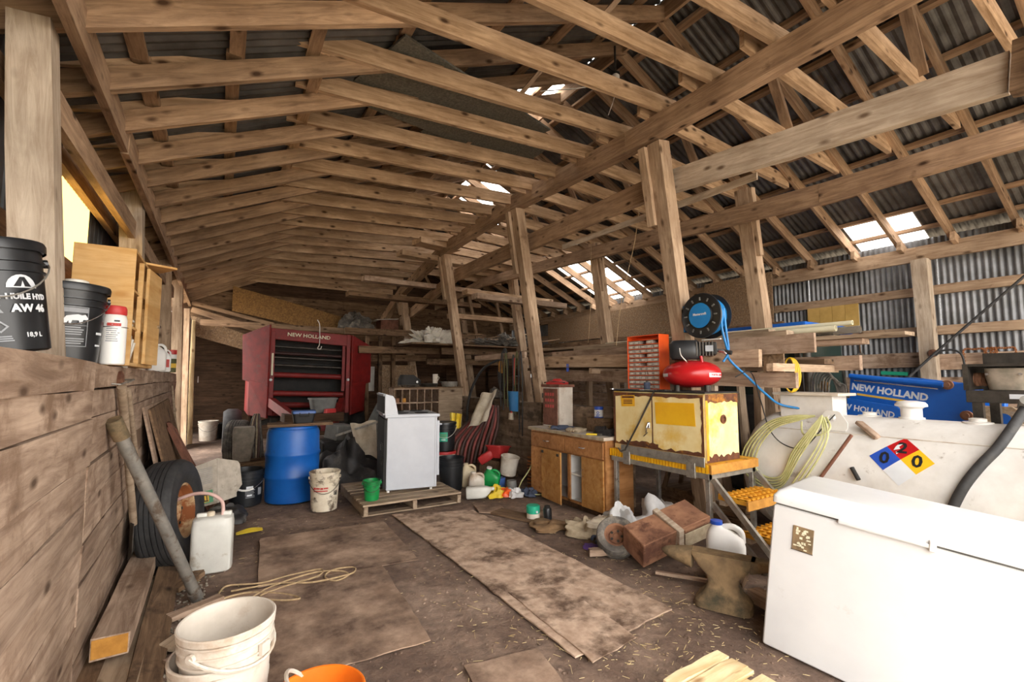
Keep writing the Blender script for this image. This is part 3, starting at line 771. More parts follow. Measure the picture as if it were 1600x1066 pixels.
d = MB().box(0, .35, -.009, .009, .02, chh-.03).build('door', 'shelf_wood', t, loc=(.152, .44, 0), rot=(0, 0, PI/2-.10), bev=.002)
MB().lathe([(.012, 0), (.014, .015), (.008, .02)], 12, RT((.3, -.009, .3), (PI/2, 0, 0))).build('knob', 'chrome', d)
MB().box(-.02, .20, -.22, .02, 0, .014).build('flap', 'shelf_wood', t, loc=(.02, .66, chh+.005), rot=(0, 0, .5))
for k in range(5):
    o = MB().box(0, .17, 0, .022, 0, .20-.01*k).build('catalogue', 'paper_white', loc=(-.66, 3.56+.03*k, 1.545), rot=(0, .05*k, 0)); tag(o, 'thin white catalogue upright on the cupboard bottom shelf', 'book', 'catalogues on the cupboard bottom shelf')
for k in range(4):
    o = MB().box(0, .2, 0, .14, 0, .012).build('brochure', 'paper_white', loc=(-.68, 3.56+.01*k, 1.773+.0125*k), rot=(0, 0, R.uniform(-.1, .1))); tag(o, 'flat brochure in the pile on the cupboard middle shelf', 'brochure', 'brochures on the cupboard middle shelf')
o = MB().box(0, .12, 0, .2, 0, .12).build('carton', 'paper', loc=(-.66, 3.56, 2.003), bev=.003); tag(o, 'grey carton on the top shelf of the wooden cupboard', 'carton')
# things on the ledge beyond the cupboard
jug('spray_bottle', 'white plastic bottle with moulded handle on the ledge past the cupboard', (-.56, 5.95, 1.522), (0, 0, fcam(-.56, 5.95)), .15, .11, .30, 'white_plain', 'white_plain', 'bottle')
t = jug('oil_bottle', 'white and red labelled oil bottle on the ledge beside a dark jug', (-.545, 6.55, 1.522), (0, 0, fcam(-.545, 6.5)), .11, .08, .27, 'white_plain', 'black_dull', 'bottle')
decal(rect(-.04, -.04, .08, .09, 2), 'print_red', t, front(.0415, .09), 0, 'label')
jug('dark_jug', 'dark green jug on the far end of the left ledge', (-.64, 7.0, 1.522), (0, 0, fcam(-.64, 7)), .16, .12, .33, 'olive', 'black_dull')
for k, (mm, s) in enumerate((('olive', 'olive'), ('print_yellow', 'yellow'), ('olive', 'dark olive'), ('white_plain', 'white'), ('red_plastic', 'red'))):
    o = MB().lathe([(.052, 0), (.055, .003), (.055, .052), (.052, .056)], 20).build('tin', mm, smooth=30, loc=(-.545, 7.3, 1.523+.0575*k))
    tag(o, ['bottom olive tin of the little stack on the left ledge', 'yellow tin second from the bottom of the ledge stack', 'dark tin in the middle of the ledge stack', 'white tin second from the top of the ledge stack', 'red tin topping the little stack on the left ledge'][k], 'tin')

# ---- tools and boards against the left wall
def handle_tool(name, label, p, q, r, head=None):
    p, q = V(p), V(q); t = thing(name, label, 'tool', p)
    MB().tube([(0, 0, 0), (q-p)*.5, q-p], [r*1.05, r, r*1.1], 10).build('handle', 'pallet_wood', t, smooth=60)
    if head: head(t, q-p)
def shovel_head(t, d):
    MB().patch(lambda u, v: (-.09+.18*u, .03*math.sin(u*PI)-.01, .02-.26*v*(1-.25*(2*u-1)**2)), 8, 6, .004, RT((0, 0, 0), (0, 0, PI/2))).build('blade', 'steel_dark', t, smooth=50)
handle_tool('shovel', 'thick wooden shovel handle hanging on the left wall, nearer of the pair', (-.465, 4.15, .45), (-.475, 3.42, 1.40), .021, shovel_head)
handle_tool('rake', 'slim wooden tool handle hanging on the left wall, farther of the pair', (-.47, 4.55, .50), (-.48, 3.66, 1.38), .016, lambda t, d: [MB().tube([(0, -.14, 0), (0, .14, 0)], .008, 6).build('head', 'steel_dark', t), [MB().tube([(0, -.13+.03*k, 0), (.03, -.13+.03*k, -.05)], .004, 5).build('tine', 'steel_dark', t) for k in range(9)]])
t = thing('wall_hook', 'bent wire hook holding the two tool handles on the left wall', 'hook', (-.505, 3.52, 1.42))
MB().tube([(-.012, -.18, .0), (.03, -.16, -.005), (.05, -.04, .01), (.035, .06, .004), (.05, .16, .02), (-.01, .2, .02)], .005, 6).build('wire', 'galv_pipe', t)
MB().lathe([(.05, 0), (.055, .02), (.03, .03)], 12, RT((-.01, .02, .02), (0, PI/2, 0))).build('plate', 'rust', t)
t = thing('steel_pipe', 'long grey steel pipe leaning from the dirt to the plank wall', 'pipe', (-.07, 3.78, .0))
MB().tube([(0, 0, .01), (-.2, -.235, .60), (-.395, -.47, 1.17)], .033, 16).build('tube', 'galv_pipe', t, smooth=40)
MB().tube([(-.378, -.45, 1.12), (-.415, -.493, 1.225)], .040, 16).build('collar', 'anvil_iron', t, smooth=40)
MB().tube([(0, 0, .005), (-.02, -.024, .06)], .038, 16).build('collar', 'galv_pipe', t, smooth=40)
wheel('spare_tire', 'big black ribbed tire with rusty pale rim leaning on the plank wall', (-.285, 4.56, .40), (.965, -.24, .12), .40, .26, .20, 'rubber', 'rust_rim' if 'rust_rim' in MATS else mk('rust_rim', 'b99a72', 'c9ae86', 6, .8, .1, .3, c3='8a4f26', t3=.5, sc3=5).name, 'tire', 5)
def slab(name, label, pts, th, m, cat, parent=None):
    P = [V(p) for p in pts]; n_ = (P[1]-P[0]).cross(P[3]-P[0]).normalized()*th
    o = MB().add(P+[p+n_ for p in P], [(3, 2, 1, 0), (4, 5, 6, 7), (0, 1, 5, 4), (1, 2, 6, 5), (2, 3, 7, 6), (3, 0, 4, 7)]).build(name, m, parent)
    return tag(o, label, cat) if label else o
slab('plywood_sheet', 'brown plywood sheet leaning on the left wall, the front one of two', [(-.22, 5.05, .01), (-.20, 7.0, .01), (-.545, 7.02, 1.20), (-.515, 5.0, 1.18)], .018, 'old_wood', 'board')
slab('plywood_sheet', 'brown plywood sheet leaning on the left wall, behind another sheet', [(-.30, 5.0, .01), (-.28, 6.8, .01), (-.565, 6.8, 1.20), (-.535, 4.8, 1.21)], .016, 'plank_wood', 'board')
t = thing('grooved_plank', 'reddish weathered plank with deep grooves leaning past the tire', 'plank', (-.05, 6.2, 0))
for k in range(5): timber('strip', (.0+.012*k, .0+.04*k, .02), (-.385+.010*k, -.28+.04*k, 1.0-.02*k), .03, .034, 'rust_wood', t, up=(0, 1, 0))
timber('backing', (-.012, .08, .02), (-.40, -.20, .97), .02, .19, 'rust_wood', t, up=(0, 1, 0))
t = thing('broom', 'thin broom stick leaning near the end of the left wall', 'broom', (-.36, 7.0, 0))
MB().tube([(0, 0, .2), (-.16, .3, 1.35)], .013, 8).build('handle', 'pallet_wood', t)
MB().loft([(0, 0, 0, .13, .025, 4), (0, 0, .14, .09, .03, 4), (0, 0, .22, .02, .02, 2)], 16).build('bristles', 'straw', t, smooth=40)
# translucent jug with pink hose
x, y = .0, 4.28
t = thing('jerry_can', 'tall translucent white can with a pink hose in its neck', 'can', (x, y, 0), (0, 0, fcam(x, y, -.12)))
MB().loft([(0, 0, 0, .12, .08, 5), (0, 0, .015, .135, .095, 5), (0, 0, .34, .135, .095, 5), (0, 0, .39, .128, .09, 5), (0, 0, .405, .10, .07, 4)], 32).build('body', 'jug_clear', t, smooth=50)
MB().box(-.11, -.04, -.02, .02, .395, .43).build('shoulder', 'jug_clear', t, bev=.012, seg=2)
MB().box(.05, .12, -.02, .02, .395, .43).build('shoulder', 'jug_clear', t, bev=.012, seg=2)
MB().lathe([(.028, .395), (.028, .43), (.02, .435)], 16, RT((-.02, 0, 0))).build('cap', 'white_grimy', t, smooth=30)
MB().tube(smooth_pts([(.06, -.01, .40), (.05, 0, .50), (-.03, .02, .56), (-.14, .06, .565), (-.24, .10, .53), (-.28, .14, .50)], 6), .013, 10).build('hose', 'hose_pink', t, smooth=60)
# printed feed carton flattened out
t = thing('feed_carton', 'crumpled flattened feed carton with a green and yellow logo leaning by black pail', 'carton', (-.02, 5.78, .15), (-.16, 0, fcam(-.02, 5.8, -.05)))
t.scale = (.76, .76, .84)
slab('panel', None, [(-.24, 0, -.04), (.06, -.03, .01), (.03, -.01, .55), (-.28, .02, .45)], .006, 'paper', None, t)
slab('panel', None, [(.06, -.03, .01), (.28, .06, .06), (.27, .07, .50), (.03, -.01, .55)], .006, 'paper', None, t)
slab('flap', None, [(.27, .06, .10), (.34, .10, .20), (.30, .09, .46), (.27, .07, .50)], .006, 'paper', None, t)
Tn = V((-.24, 0, -.04)); Tu = (V((.06, -.03, .01))-Tn); Tv = (V((-.28, .02, .45))-Tn)
def cpos(u, v): return Tn+Tu*u+Tv*v
nn = Tu.cross(Tv).normalized()
def cdec(us, m, nm, o=.008): 
    P = [cpos(u, v)+nn*o for u, v in us]; return MB().add(P+[p+nn*.001 for p in P], [(4, 5, 6, 7), (0, 1, 5, 4), (1, 2, 6, 5), (2, 3, 7, 6), (3, 0, 4, 7)]).build(nm, m, t)
cdec([(.12, .06), (.86, .06), (.84, .36), (.10, .36)], 'print_green', 'logo_panel'); cdec([(.32, .09), (.70, .09), (.68, .33), (.30, .33)], 'print_yellow', 'logo_panel', .0095)
Tt = MX((Tu.normalized(), nn.cross(Tu.normalized()), nn)).transposed().to_4x4(); Tt.translation = cpos(.5, .2)+nn*.0115
decal([[(-.05, .03), (.05, .02), (.05, .035), (-.05, .045)], [(-.05, -.04), (.05, -.05), (.05, -.035), (-.05, -.025)], [(-.04, -.03), (-.028, -.03), (-.028, .04), (-.04, .04)], [(-.006, -.03), (.008, -.03), (.008, .03), (-.006, .03)], [(.03, -.03), (.042, -.03), (.042, .03), (.03, .03)]], 'print_black', t, Tt, 0, 'logo_mark')
for k in range(9): cdec([(.25, .90-.045*k), (.85, .90-.045*k), (.85, .91-.045*k), (.25, .91-.045*k)], 'print_grey', 'print_line')
heap('black_bag', 'flat black bag on the dirt under the printed carton', (.10, 5.62, 0), .2, .14, 'tarp', 'bag', 71, 1.1, 1)
# black pail with amber lid
x, y = .30, 6.25
t = pail('oil_pail', 'black printed pail with open amber top between carton and blue barrel', 'pail', (x, y, 0), fcam(x, y), .40, .18, .165, 'black_plastic', handle='hug', hm='chrome', grip='white_plain', fill='orange_end')
decal(lines(-.06, .06, .1, 7, .016, .006)+rect(.08, -.02, .05, .08, 2), 'print_grey', t, side_at(.176, .14, .3), .175)
decal(rect(-.04, 0, .07, .03, 3)+rect(-.03, -.08, .05, .02, 3), 'print_white', t, side_at(.176, .20, .25), .175)
# blue barrel, board and tool case on it
x, y = .78, 6.22
t = thing('barrel', 'bright blue plastic barrel standing on the dirt floor', 'barrel', (x, y, 0), (0, 0, fcam(x, y)))
P = [(.26, 0), (.285, .012), (.292, .05), (.297, .27), (.307, .285), (.307, .31), (.298, .325), (.298, .53), (.307, .545), (.307, .565), (.297, .58), (.290, .80), (.275, .845), (.262, .85), (.262, .875), (.25, .88), (.24, .86)]
MB().lathe(P, 48).build('body', 'blue_barrel', t, smooth=35)
for a in (.5, 2.6): MB().lathe([(.03, .86), (.03, .885), (.02, .887)], 14, RT((.17*math.cos(a), .17*math.sin(a), 0))).build('bung', 'black_dull', t, smooth=30)
t = board('plank', 'short plank lying across the top of the blue barrel', (.48, 6.10, .903), (1.18, 6.05, .903), .26, .03, 'old_wood')
t = thing('tool_case', 'small black case with dusty blue lid on the barrel board', 'case', (.86, 6.06, .92), (0, 0, fcam(.86, 6.06, .1)))
MB().loft([(0, 0, 0, .105, .07, 8), (0, 0, .11, .125, .085, 8)], 24).build('body', 'black_plastic', t, smooth=30)
MB().loft([(0, 0, .11, .132, .092, 8), (0, 0, .135, .132, .092, 8), (0, 0, .145, .12, .08, 8)], 24).build('lid', 'blue_lid', t, smooth=30)
MB().tube([(-.05, -.09, .12), (-.05, -.105, .08), (.05, -.105, .08), (.05, -.09, .12)], .006, 6).build('latch', 'black_dull', t)
# grimy white pail with red print
x, y = 1.03, 5.55
t = pail('paint_pail', 'grimy off-white pail with red print right of the blue barrel', 'pail', (x, y, 0), fcam(x, y), .42, .158, .135, 'white_grimy', handle='hug', hm='steel_dark', fill='jug_beige')
decal(rect(-.085, .0, .03, .022, 2)+rect(-.05, .004, .04, .016, 2)+rect(-.005, .0, .03, .02, 2)+rect(.03, .004, .045, .016, 3), 'print_red', t, side_at(.154, .245, -.25), .152, 'worn_print')
decal(rect(-.08, -.012, .15, .012, 5), 'print_red', t, side_at(.154, .235, -.25), .152, 'stripe')
decal(rect(.03, 0, .01, .05)+rect(.05, 0, .01, .05)+rect(.065, 0, .008, .05), 'print_black', t, side_at(.149, .17, .5), .148)
# narrow tire, box, blocks behind
wheel('treaded_tire', 'narrow grey treaded tire standing beside the baler hitch', (.28, 8.95, .38), (.97, -.24, 0), .38, .30, .21, 'rubber_grey', 'steel_dark', 'tire', 5)
t = MB().loft([(0, 0, 0, .12, .14, 7), (.02, 0, .45, .16, .16, 7), (.02, 0, .52, .14, .15, 7)], 20).build('feed_box', 'concrete', loc=(.33, 8.5, .16), rot=(0, 0, fcam(.33, 8.5)), smooth=40)
tag(t, 'grey weathered box standing on blocks beside the narrow tire', 'box')
tag(MB().box(-.35, .35, -.2, .2, 0, .16).build('timber_block', 'old_wood', loc=(.36, 8.4, 0), rot=(0, 0, .25), bev=.01), 'weathered timber block lying behind the black pail', 'block')
pail('bucket', 'dirty white bucket just inside the dark doorway', 'bucket', (-.20, 13.1, -.012), 0, .46, .20, .17, 'white_dirty', handle='hug')
pail('bucket', 'low dark tub beside the white bucket in the doorway', 'bucket', (.18, 13.5, -.012), 0, .36, .24, .2, 'black_dull', lid='black_dull')

# ---- timbers on the ground by the left wall
def beamobj(name, label, p, q, wd, ht, m, endm=None):
    o = timber(name, p, q, wd, ht, m, None, (0, 0, 1), 4, .003); tag(o, label, 'timber')
    if endm: MB().box(-.004, .0015, -wd/2+.006, wd/2-.006, -ht/2+.006, ht/2-.006).build('cut_end', endm, o, bev=.002)
    return o
beamobj('squared_timber', 'thick squared timber with an orange cut end resting on a plank', (-.40, 3.02, .155), (-.42, 4.72, .12), .15, .10, 'plank_wood', 'orange_end')
board('plank', 'grey plank with a pointed chalk mark under the squared timber', (-.335, 2.35, .05), (-.36, 4.2, .04), .16, .035, 'pallet_wood', 'plank')
board('plank', 'brown plank lying tilted next to the grey chalked plank', (-.235, 2.3, .035), (-.27, 4.45, .04), .14, .04, 'old_wood', 'plank', up=(.35, 0, 1))
board('plank', 'long brown plank lying along the foot of the left wall', (-.46, 2.6, .035), (-.50, 4.5, .03), .10, .05, 'old_wood', 'plank')
for k, (px, py, a, l, wd_, mm, s) in enumerate([(-.22, 3.95, 1.0, .26, .10, 'old_wood', 'short scrap of brown board near the foot of the steel pipe'), (-.20, 3.5, .5, .30, .07, 'plank_wood', 'narrow pale board scrap sticking out from the planks'), (-.18, 3.12, .9, .22, .11, 'pallet_wood', 'mossy scrap of board in the gravel by the white buckets'), (-.16, 2.93, .6, .20, .10, 'plank_wood', 'split scrap of wood nearest to the white buckets'), (-.12, 4.02, 1.3, .2, .06, 'old_wood', 'dark sliver of wood left of the pipe foot')]):
    board('wood_scrap', s, (px, py, .025+.004*k), (px+l*math.cos(a), py+l*math.sin(a), .03), wd_, .03, mm, 'wood scrap')
mb = MB()
for k in range(420):
    x, y = R.uniform(-.30, .0), R.uniform(2.4, 4.2); r = R.uniform(.004, .013)
    mb.lathe([(r*.5, -r*.5), (r, 0), (r*.5, r*.6)], 5, RT((x, y, gz(x, y)+.004), (R.uniform(0, 1), R.uniform(0, 1), R.uniform(0, 3))))
tag(mb.build('gravel', 'concrete'), 'loose gravel and chips along the foot of the left wall', 'gravel', kind='stuff')

# ---- foreground pails
x, y = .065, 2.07
t = pail('white_bucket', 'tilted white bucket on top of the nested stack in the foreground', 'bucket', (x, y, .20), 0, .37, .152, .130, 'white_dirty', ribs=3, handle=-.45, hm='white_dirty', rot=(0, -.02, fcam(x, y, .85)), n=48)
MB().box(-.02, .02, -.012, .002, -.02, .02).build('bracket', 'white_dirty', t, loc=(0, -.152, .28))
t = pail('white_bucket', 'lower white bucket of the nested foreground stack', 'bucket', (x-.015, y+.01, .09), 0, .37, .156, .133, 'white_dirty', ribs=3, rot=(.0, -.02, fcam(x, y)), n=48)
t = pail('white_bucket', 'bottom white bucket of the foreground stack, resting on the dirt', 'bucket', (x-.025, y+.015, -.005), 0, .36, .158, .135, 'white_dirty', ribs=3, rot=(.0, 0, fcam(x, y)), n=48)
x, y = .335, 1.80
t = pail('orange_bucket', 'orange bucket with a white plastic handle at the bottom of the view', 'bucket', (x, y, .0), fcam(x, y, -1.4), .36, .150, .125, 'orange_plastic', ribs=2, handle=.9, hm='white_dirty', n=48, fill='cloth_brown')

# ---- on the floor
t = thing('rope', 'thin tan rope lying in loose loops on the dirt', 'rope', (.4, 3.6, 0))
pts = [(-.36, .12), (-.30, .26), (-.10, .20), (.10, .24), (.30, .22), (.26, .10), (.05, .06), (-.12, -.02), (-.02, -.16), (.10, -.20), (.02, -.06), (-.18, .08), (-.34, .04), (-.25, -.08), (-.05, .10), (.22, .18), (.40, .12), (.46, .02), (.36, -.04), (.30, .06), (.38, .16), (.52, .14), (.50, .04), (.40, .0), (.2, .02), (.0, .14), (-.28, .16)]
MB().tube(smooth_pts([(a, b, .010+.004*math.sin(i*1.7)) for i, (a, b) in enumerate(pts)], 7), .0065, 6).build('cord', 'rope', t, smooth=60)
def matobj(name, label, poly, z, th, m, cat):
    # a sheet on the floor with slightly ragged edges
    P = []
    for (a, b), (c, d) in zip(poly, poly[1:]+poly[:1]):
        n = max(2, int(math.hypot(c-a, d-b)/.08))
        for i in range(n):
            f = i/n; P.append((a+(c-a)*f+R.uniform(-.006, .006), b+(d-b)*f+R.uniform(-.006, .006)))
    return tag(MB().prism(P, z, z+th).build(name, m), label, cat)
matobj('floor_mat', 'long worn tan mat running down the middle of the dirt floor', [(1.62, 1.95), (2.46, 2.02), (2.44, 3.4), (2.40, 4.62), (1.60, 4.93), (1.63, 3.4)], .0, .009, 'mat_tan', 'mat')
matobj('floor_mat', 'pale second layer on the near end of the long tan mat', [(1.66, 1.86), (2.02, 1.90), (2.06, 2.62), (1.70, 2.75)], .010, .006, 'mat_tan', 'mat')
matobj('plywood_floor_sheet', 'muddy plywood sheet in front of the grimy white pail', [(.28, 3.75), (1.40, 3.62), (1.46, 4.75), (.36, 4.85)], .0, .006, 'plywood_floor', 'board')
matobj('plywood_floor_sheet', 'muddy plywood sheet under the loops of rope', [(.02, 2.55), (1.05, 2.5), (1.12, 3.66), (.05, 3.72)], .0, .006, 'plywood_floor', 'board')
matobj('plywood_floor_sheet', 'small trodden plywood piece near the orange bucket', [(1.02, 1.7), (1.42, 1.66), (1.50, 2.12), (1.10, 2.2)], .0, .006, 'plywood_floor', 'board')
tag(MB().patch(lambda u, v: (.18+.22*u, 5.05+.07*v+.03*u, .012+.02*math.sin(3*u)*v), 8, 4, .004).build('yellow_rag', 'yellow_plastic', smooth=60), 'crumpled yellow and white wrapper on the dirt before the black pail', 'wrapper')
t = thing('slat_platform', 'pale new wooden slats of a small pallet at the bottom edge', 'pallet', (1.95, 1.28, 0), (0, 0, 0))
for k, (sy, wd_, l) in enumerate([(.155, .06, .155), (.075, .075, .165), (.02, .03, .16), (-.075, .09, .16), (-.18, .085, .15), (-.29, .09, .16)]):
    timber('slat', (-.24+.02*(k % 2), sy, .115), (l, sy, .115), wd_, .02, 'new_wood', t)
for xx in (-.14, .08): timber('runner', (xx, -.34, .05), (xx, .20, .05), .06, .10, 'new_wood', t)
# ================================================================== RIGHT SIDE
# ---- chest freezer, tipped back a little on the soft ground
ang = -1.36            # local X runs along the front towards the barn door
t = thing('chest_freezer', 'white chest freezer with rusty lid edge in the right foreground', 'freezer', (2.565, 1.51, .004), (0, 0, 0))
t.rotation_euler = (MX.Rotation(ang, 3, 'Z') @ MX.Rotation(.106, 3, 'Y') @ MX.Rotation(-.036, 3, 'X')).to_euler()
FW, FD, FH = 1.12, .668, .762
MB().box(0, FW, 0, FD, .0, FH).build('body', 'white_freezer', t, bev=.018, seg=3, smooth=35)
MB().box(.012, FW-.012, .012, FD-.012, FH-.002, FH+.014).build('gasket', 'grey_plastic', t)
MB().loft([(FW/2, FD/2-.004, FH+.012, FW/2+.006, FD/2+.006, 40), (FW/2, FD/2-.004, FH+.045, FW/2+.006, FD/2+.006, 40), (FW/2, FD/2, FH+.075, FW/2-.012, FD/2-.012, 30), (FW/2, FD/2, FH+.098, FW/2-.05, FD/2-.05, 18)], 88).build('lid', 'white_freezer', t, smooth=40)
MB().box(.28, FW-.004, -.0075, .0, FH+.014, FH+.047).build('lid_edge', 'freezer_rust', t)
MB().box(.30, .66, -.020, .004, FH-.008, FH+.014).build('handle_strip', 'white_freezer', t, bev=.006, seg=2)
MB().box(.64, .665, -.024, .0, FH-.02, FH+.03).build('latch', 'white_plain', t, bev=.004)
pl = MB().box(.105, .20, -.006, .002, .555, .68).build('badge', 'anvil_iron', t, bev=.002)
MB().box(.103, .202, -.0055, -.003, .553, .557).build('badge_rim', 'steel_dark', pl)
dots = []
for k in range(26): dots += rect(R.uniform(.11, .182), R.uniform(.56, .665), R.uniform(.006, .02), R.uniform(.004, .012))
dd = decal(dots, 'print_cream', pl, MX(((1, 0, 0, 0), (0, 0, -1, -.0062), (0, 1, 0, 0), (0, 0, 0, 1))), 0, 'worn_print'); tag(dd, kind='stuff')

# ---- horizontal white fuel tank
TX, TZ, TR = 4.78, .57, .55
t = thing('fuel_tank', 'large white horizontal fuel tank behind the freezer', 'tank', (TX, 1.5, 0))
prof = [(.02, 1.28)]+[(TR*math.sin(PI*.5*k/9), .98+.30*math.cos(PI*.5*k/9)) for k in range(1, 10)]+[(TR, .4), (TR, -.4), (TR, -1.3)]+[(TR*math.cos(PI*.5*k/6), -1.3-.3*math.sin(PI*.5*k/6)) for k in range(1, 6)]+[(.02, -1.6)]
MB().lathe(prof[::-1], 56, RT((0, 0, TZ), (-PI/2, 0, 0))).build('shell', 'white_tank', t, smooth=50)
def on_tank(y, z): # a point on the shell facing -X
    return V((-math.sqrt(TR*TR-(z-TZ)**2), y, z))
MB().tube([on_tank(.9, .99)+V((-.002, 0, 0)), on_tank(-1.2, .99)+V((-.002, 0, 0))], .004, 6).build('weld_seam', 'white_dirty', t)
for y in (.55, -.95):
    MB().box(-.42, .42, y-.06, y+.06, 0, .2).build('saddle', 'steel_dark', t)
# fittings on top
b = MB().box(-.19, .07, .46, .92, TR+TZ-.12, TR+TZ+.17).build('valve_box', 'white_tank', t, bev=.006)
MB().box(-.23, .12, .40, .97, TR+TZ+.17, TR+TZ+.195).build('box_lid', 'white_dirty', b, bev=.004)
cp = MB().lathe([(.085, 0), (.085, .03), (.07, .032), (.07, .10), (.085, .115), (.105, .12), (.105, .135), (.09, .155), (.04, .165)], 24, RT((.02, -.02, TZ+TR-.02))).build('fill_cap', 'white_plain', t, smooth=35)
for yy, xx in ((.28, .05), (-.42, -.02)):
    MB().lathe([(.085, 0), (.085, .025), (.05, .03), (.05, .05), (.03, .055)], 20, RT((xx, yy, TZ+TR-.02))).build('port', 'white_tank', t, smooth=35)
MB().lathe([(.1, 0), (.1, .03), (.06, .03), (.06, .08), (.1, .085), (.1, .11)], 20, RT((.04, -.68, TZ+TR-.02))).build('flange', 'white_dirty', t, smooth=35)
# lifting lug with a round hole, on the shoulder
T = MX(((0, 1, 0, 0), (-1, 0, 0, 0), (0, 0, 1, 0), (0, 0, 0, 1)))
lug = []
outer = [(-.12, 0), (.12, 0), (.12, .07), (.05, .17), (-.05, .17), (-.12, .07)]
mb = MB(); n = 24
ring = [(.032*math.cos(2*PI*k/n), .105+.032*math.sin(2*PI*k/n)) for k in range(n)]
def edge_pt(a):
    best = None
    for (x1, y1), (x2, y2) in zip(outer, outer[1:]+outer[:1]):
        dx, dy = math.cos(a), math.sin(a); ex, ey = x2-x1, y2-y1; den = dx*ey-dy*ex
        if abs(den) < 1e-9: continue
        s_ = ((x1)*ey-(y1-.105)*ex)/den; u_ = ((x1)*dy-(y1-.105)*dx)/den
        if s_ > 0 and -.001 <= u_ <= 1.001 and (best is None or s_ < best): best = s_
    return (best*math.cos(a), .105+best*math.sin(a))
big = [edge_pt(2*PI*k/n) for k in range(n)]
vs = [(x_, y_, z_) for z_ in (0, .018) for (x_, y_) in ring+big]
fs = []
for k in range(n):
    k2 = (k+1) % n
    fs += [(k, n+k, n+k2, k2), (2*n+k, 2*n+k2, 3*n+k2, 3*n+k), (k, k2, 2*n+k2, 2*n+k), (n+k, 3*n+k, 3*n+k2, n+k2)]
mb.add(vs, fs); lugm = mb.build('lifting_lug', 'white_tank', t)
lugm.matrix_local = face((-.33, .42, 1.00), (-1, 0, .25))
# diamond placard that follows the shell: four coloured squares with figures
pc = on_tank(-.09, .845); pn = V((pc.x, 0, pc.z-TZ))
Td = face(pc*1.0+pn.normalized()*.002, pn)
q = .098
def dsq(cx, cy, m, nm):
    # a square quarter, bent round the shell
    mb = MB(); N = 6
    def fn(u, v):
        x = cx+q*((u-.5)+(v-.5)); y = cy+q*(-(u-.5)+(v-.5))
        th_ = y/TR; return (x, TR*math.sin(th_), TR*(math.cos(th_)-1))
    mb.patch(fn, N, N); o = mb.build(nm, m, pla); return o
pla = thing('hazard_placard', 'diamond hazard placard in blue, red, yellow and white on the tank', 'placard', (TX, 1.5, 0))
pla.matrix_world = MX.Translation((TX, 1.5, 0)) @ Td
dsq(-q, 0, 'print_blue', 'blue_square'); dsq(0, q, 'red_paint', 'red_square'); dsq(q, 0, 'yellow_bright', 'yellow_square'); dsq(0, -q, 'print_white', 'white_square')
def dtext(s, cx, cy, m):
    th_ = cy/TR
    T = RT((cx, TR*math.sin(th_), TR*(math.cos(th_)-1)+.003), (-th_, 0, 0)); return text(s, .13, m, pla, T, bold=.003)
dtext('0', -q, -.005, 'print_black'); dtext('0', q, -.005, 'print_black'); dtext('2', 0, q-.005, 'print_black')
decal([[(-.05, .07), (-.01, .085), (-.02, .10), (.0, .125), (-.03, .115), (-.04, .10)], [(-.03, .04), (-.01, .06), (-.035, .062)]], 'print_white', pla, RT((0, 0, .0)), 0, 'scuff')
# black suction hose on the tank
hose = thing('suction_hose', 'thick black rubber hose lying down the side of the white tank', 'hose', (TX, 1.5, 0))
def tp(y, z, o=.03):
    p = on_tank(y, z); n_ = V((p.x, 0, p.z-TZ)).normalized(); return p+n_*o
MB().tube(smooth_pts([(.10, -.72, 1.30), (.0, -.70, 1.31), (-.12, -.66, 1.20), tp(-.60, .98, .034), tp(-.52, .85, .032), tp(-.44, .70, .032), tp(-.36, .50, .032), tp(-.33, .40, .032)], 6), .03, 12).build('hose', 'rubber', hose, smooth=60)
MB().lathe([(.045, -.04), (.045, .04)], 16, RT((-.06, -.685, 1.27), (.3, -.8, 0))).build('clamp', 'galv_pipe', hose, smooth=30)
MB().lathe([(.04, 0), (.045, .06), (.035, .14), (.03, .16)], 16, RT((.06, -.70, 1.19))).build('coupling', 'black_dull', hose, smooth=30)
# coil of yellow-green garden hose hung on the lug
hs = thing('garden_hose', 'coil of yellow-green hose hanging over the end of the white tank', 'hose', (TX, 1.5, 0))
for k in range(5):
    e_ = .045*k; sgn = (k % 2)
    P = [(-.50, .52, 1.13), (-.53, .66+.3*e_, 1.08+.2*e_), (-.55, .84+.4*e_, 1.00+.2*e_), (-.56, .98+.7*e_, .82), (-.57, 1.02+.7*e_, .64-.2*e_), (-.57, .92+.2*e_, .56-.5*e_), (-.575, .78, .60-.5*e_), (-.57, .68-.3*e_, .82-.2*e_), (-.55, .54-.3*e_, 1.02), (-.51, .46, 1.14)]
    P = [(a, b-.05, c) for a, b, c in P]
    MB().tube(smooth_pts(P, 6), .0075, 6, closed=False).build('loop', 'hose_green', hs, smooth=60)
MB().tube(smooth_pts([(-.42, .42, 1.12), (-.50, .36, 1.04), (-.53, .42, .98), (-.52, .56, .97), (-.46, .60, 1.07)], 5), .0085, 6).build('loop', 'hose_green', hs, smooth=60)
MB().tube([tp(.20, .74, .03), tp(.15, .66, .03)], .016, 10).build('nozzle', 'black_dull', hs, smooth=40)
for k in range(3):
    MB().tube(smooth_pts([(-.46, .44-.01*k, 1.12), (-.53, .41-.022*k, .98), (-.575, .48-.03*k, .80), (-.60, .60-.034*k, .60), (-.60, .68-.034*k, .46)], 6), .0075, 6).build('strand', 'hose_green', hs, smooth=60)
t2 = thing('brown_stick', 'slim brown wooden stick leaning across the hose coil on the tank', 'stick', (TX, 1.5, 0))
MB().tube([(-.52, .20, 1.00), (-.615, .62, .30)], .013, 8).build('shaft', 'rust_wood', t2)
t2 = thing('black_cable', 'thin black cable drooping from the compressor over the tank end', 'cable', (0, 0, 0))
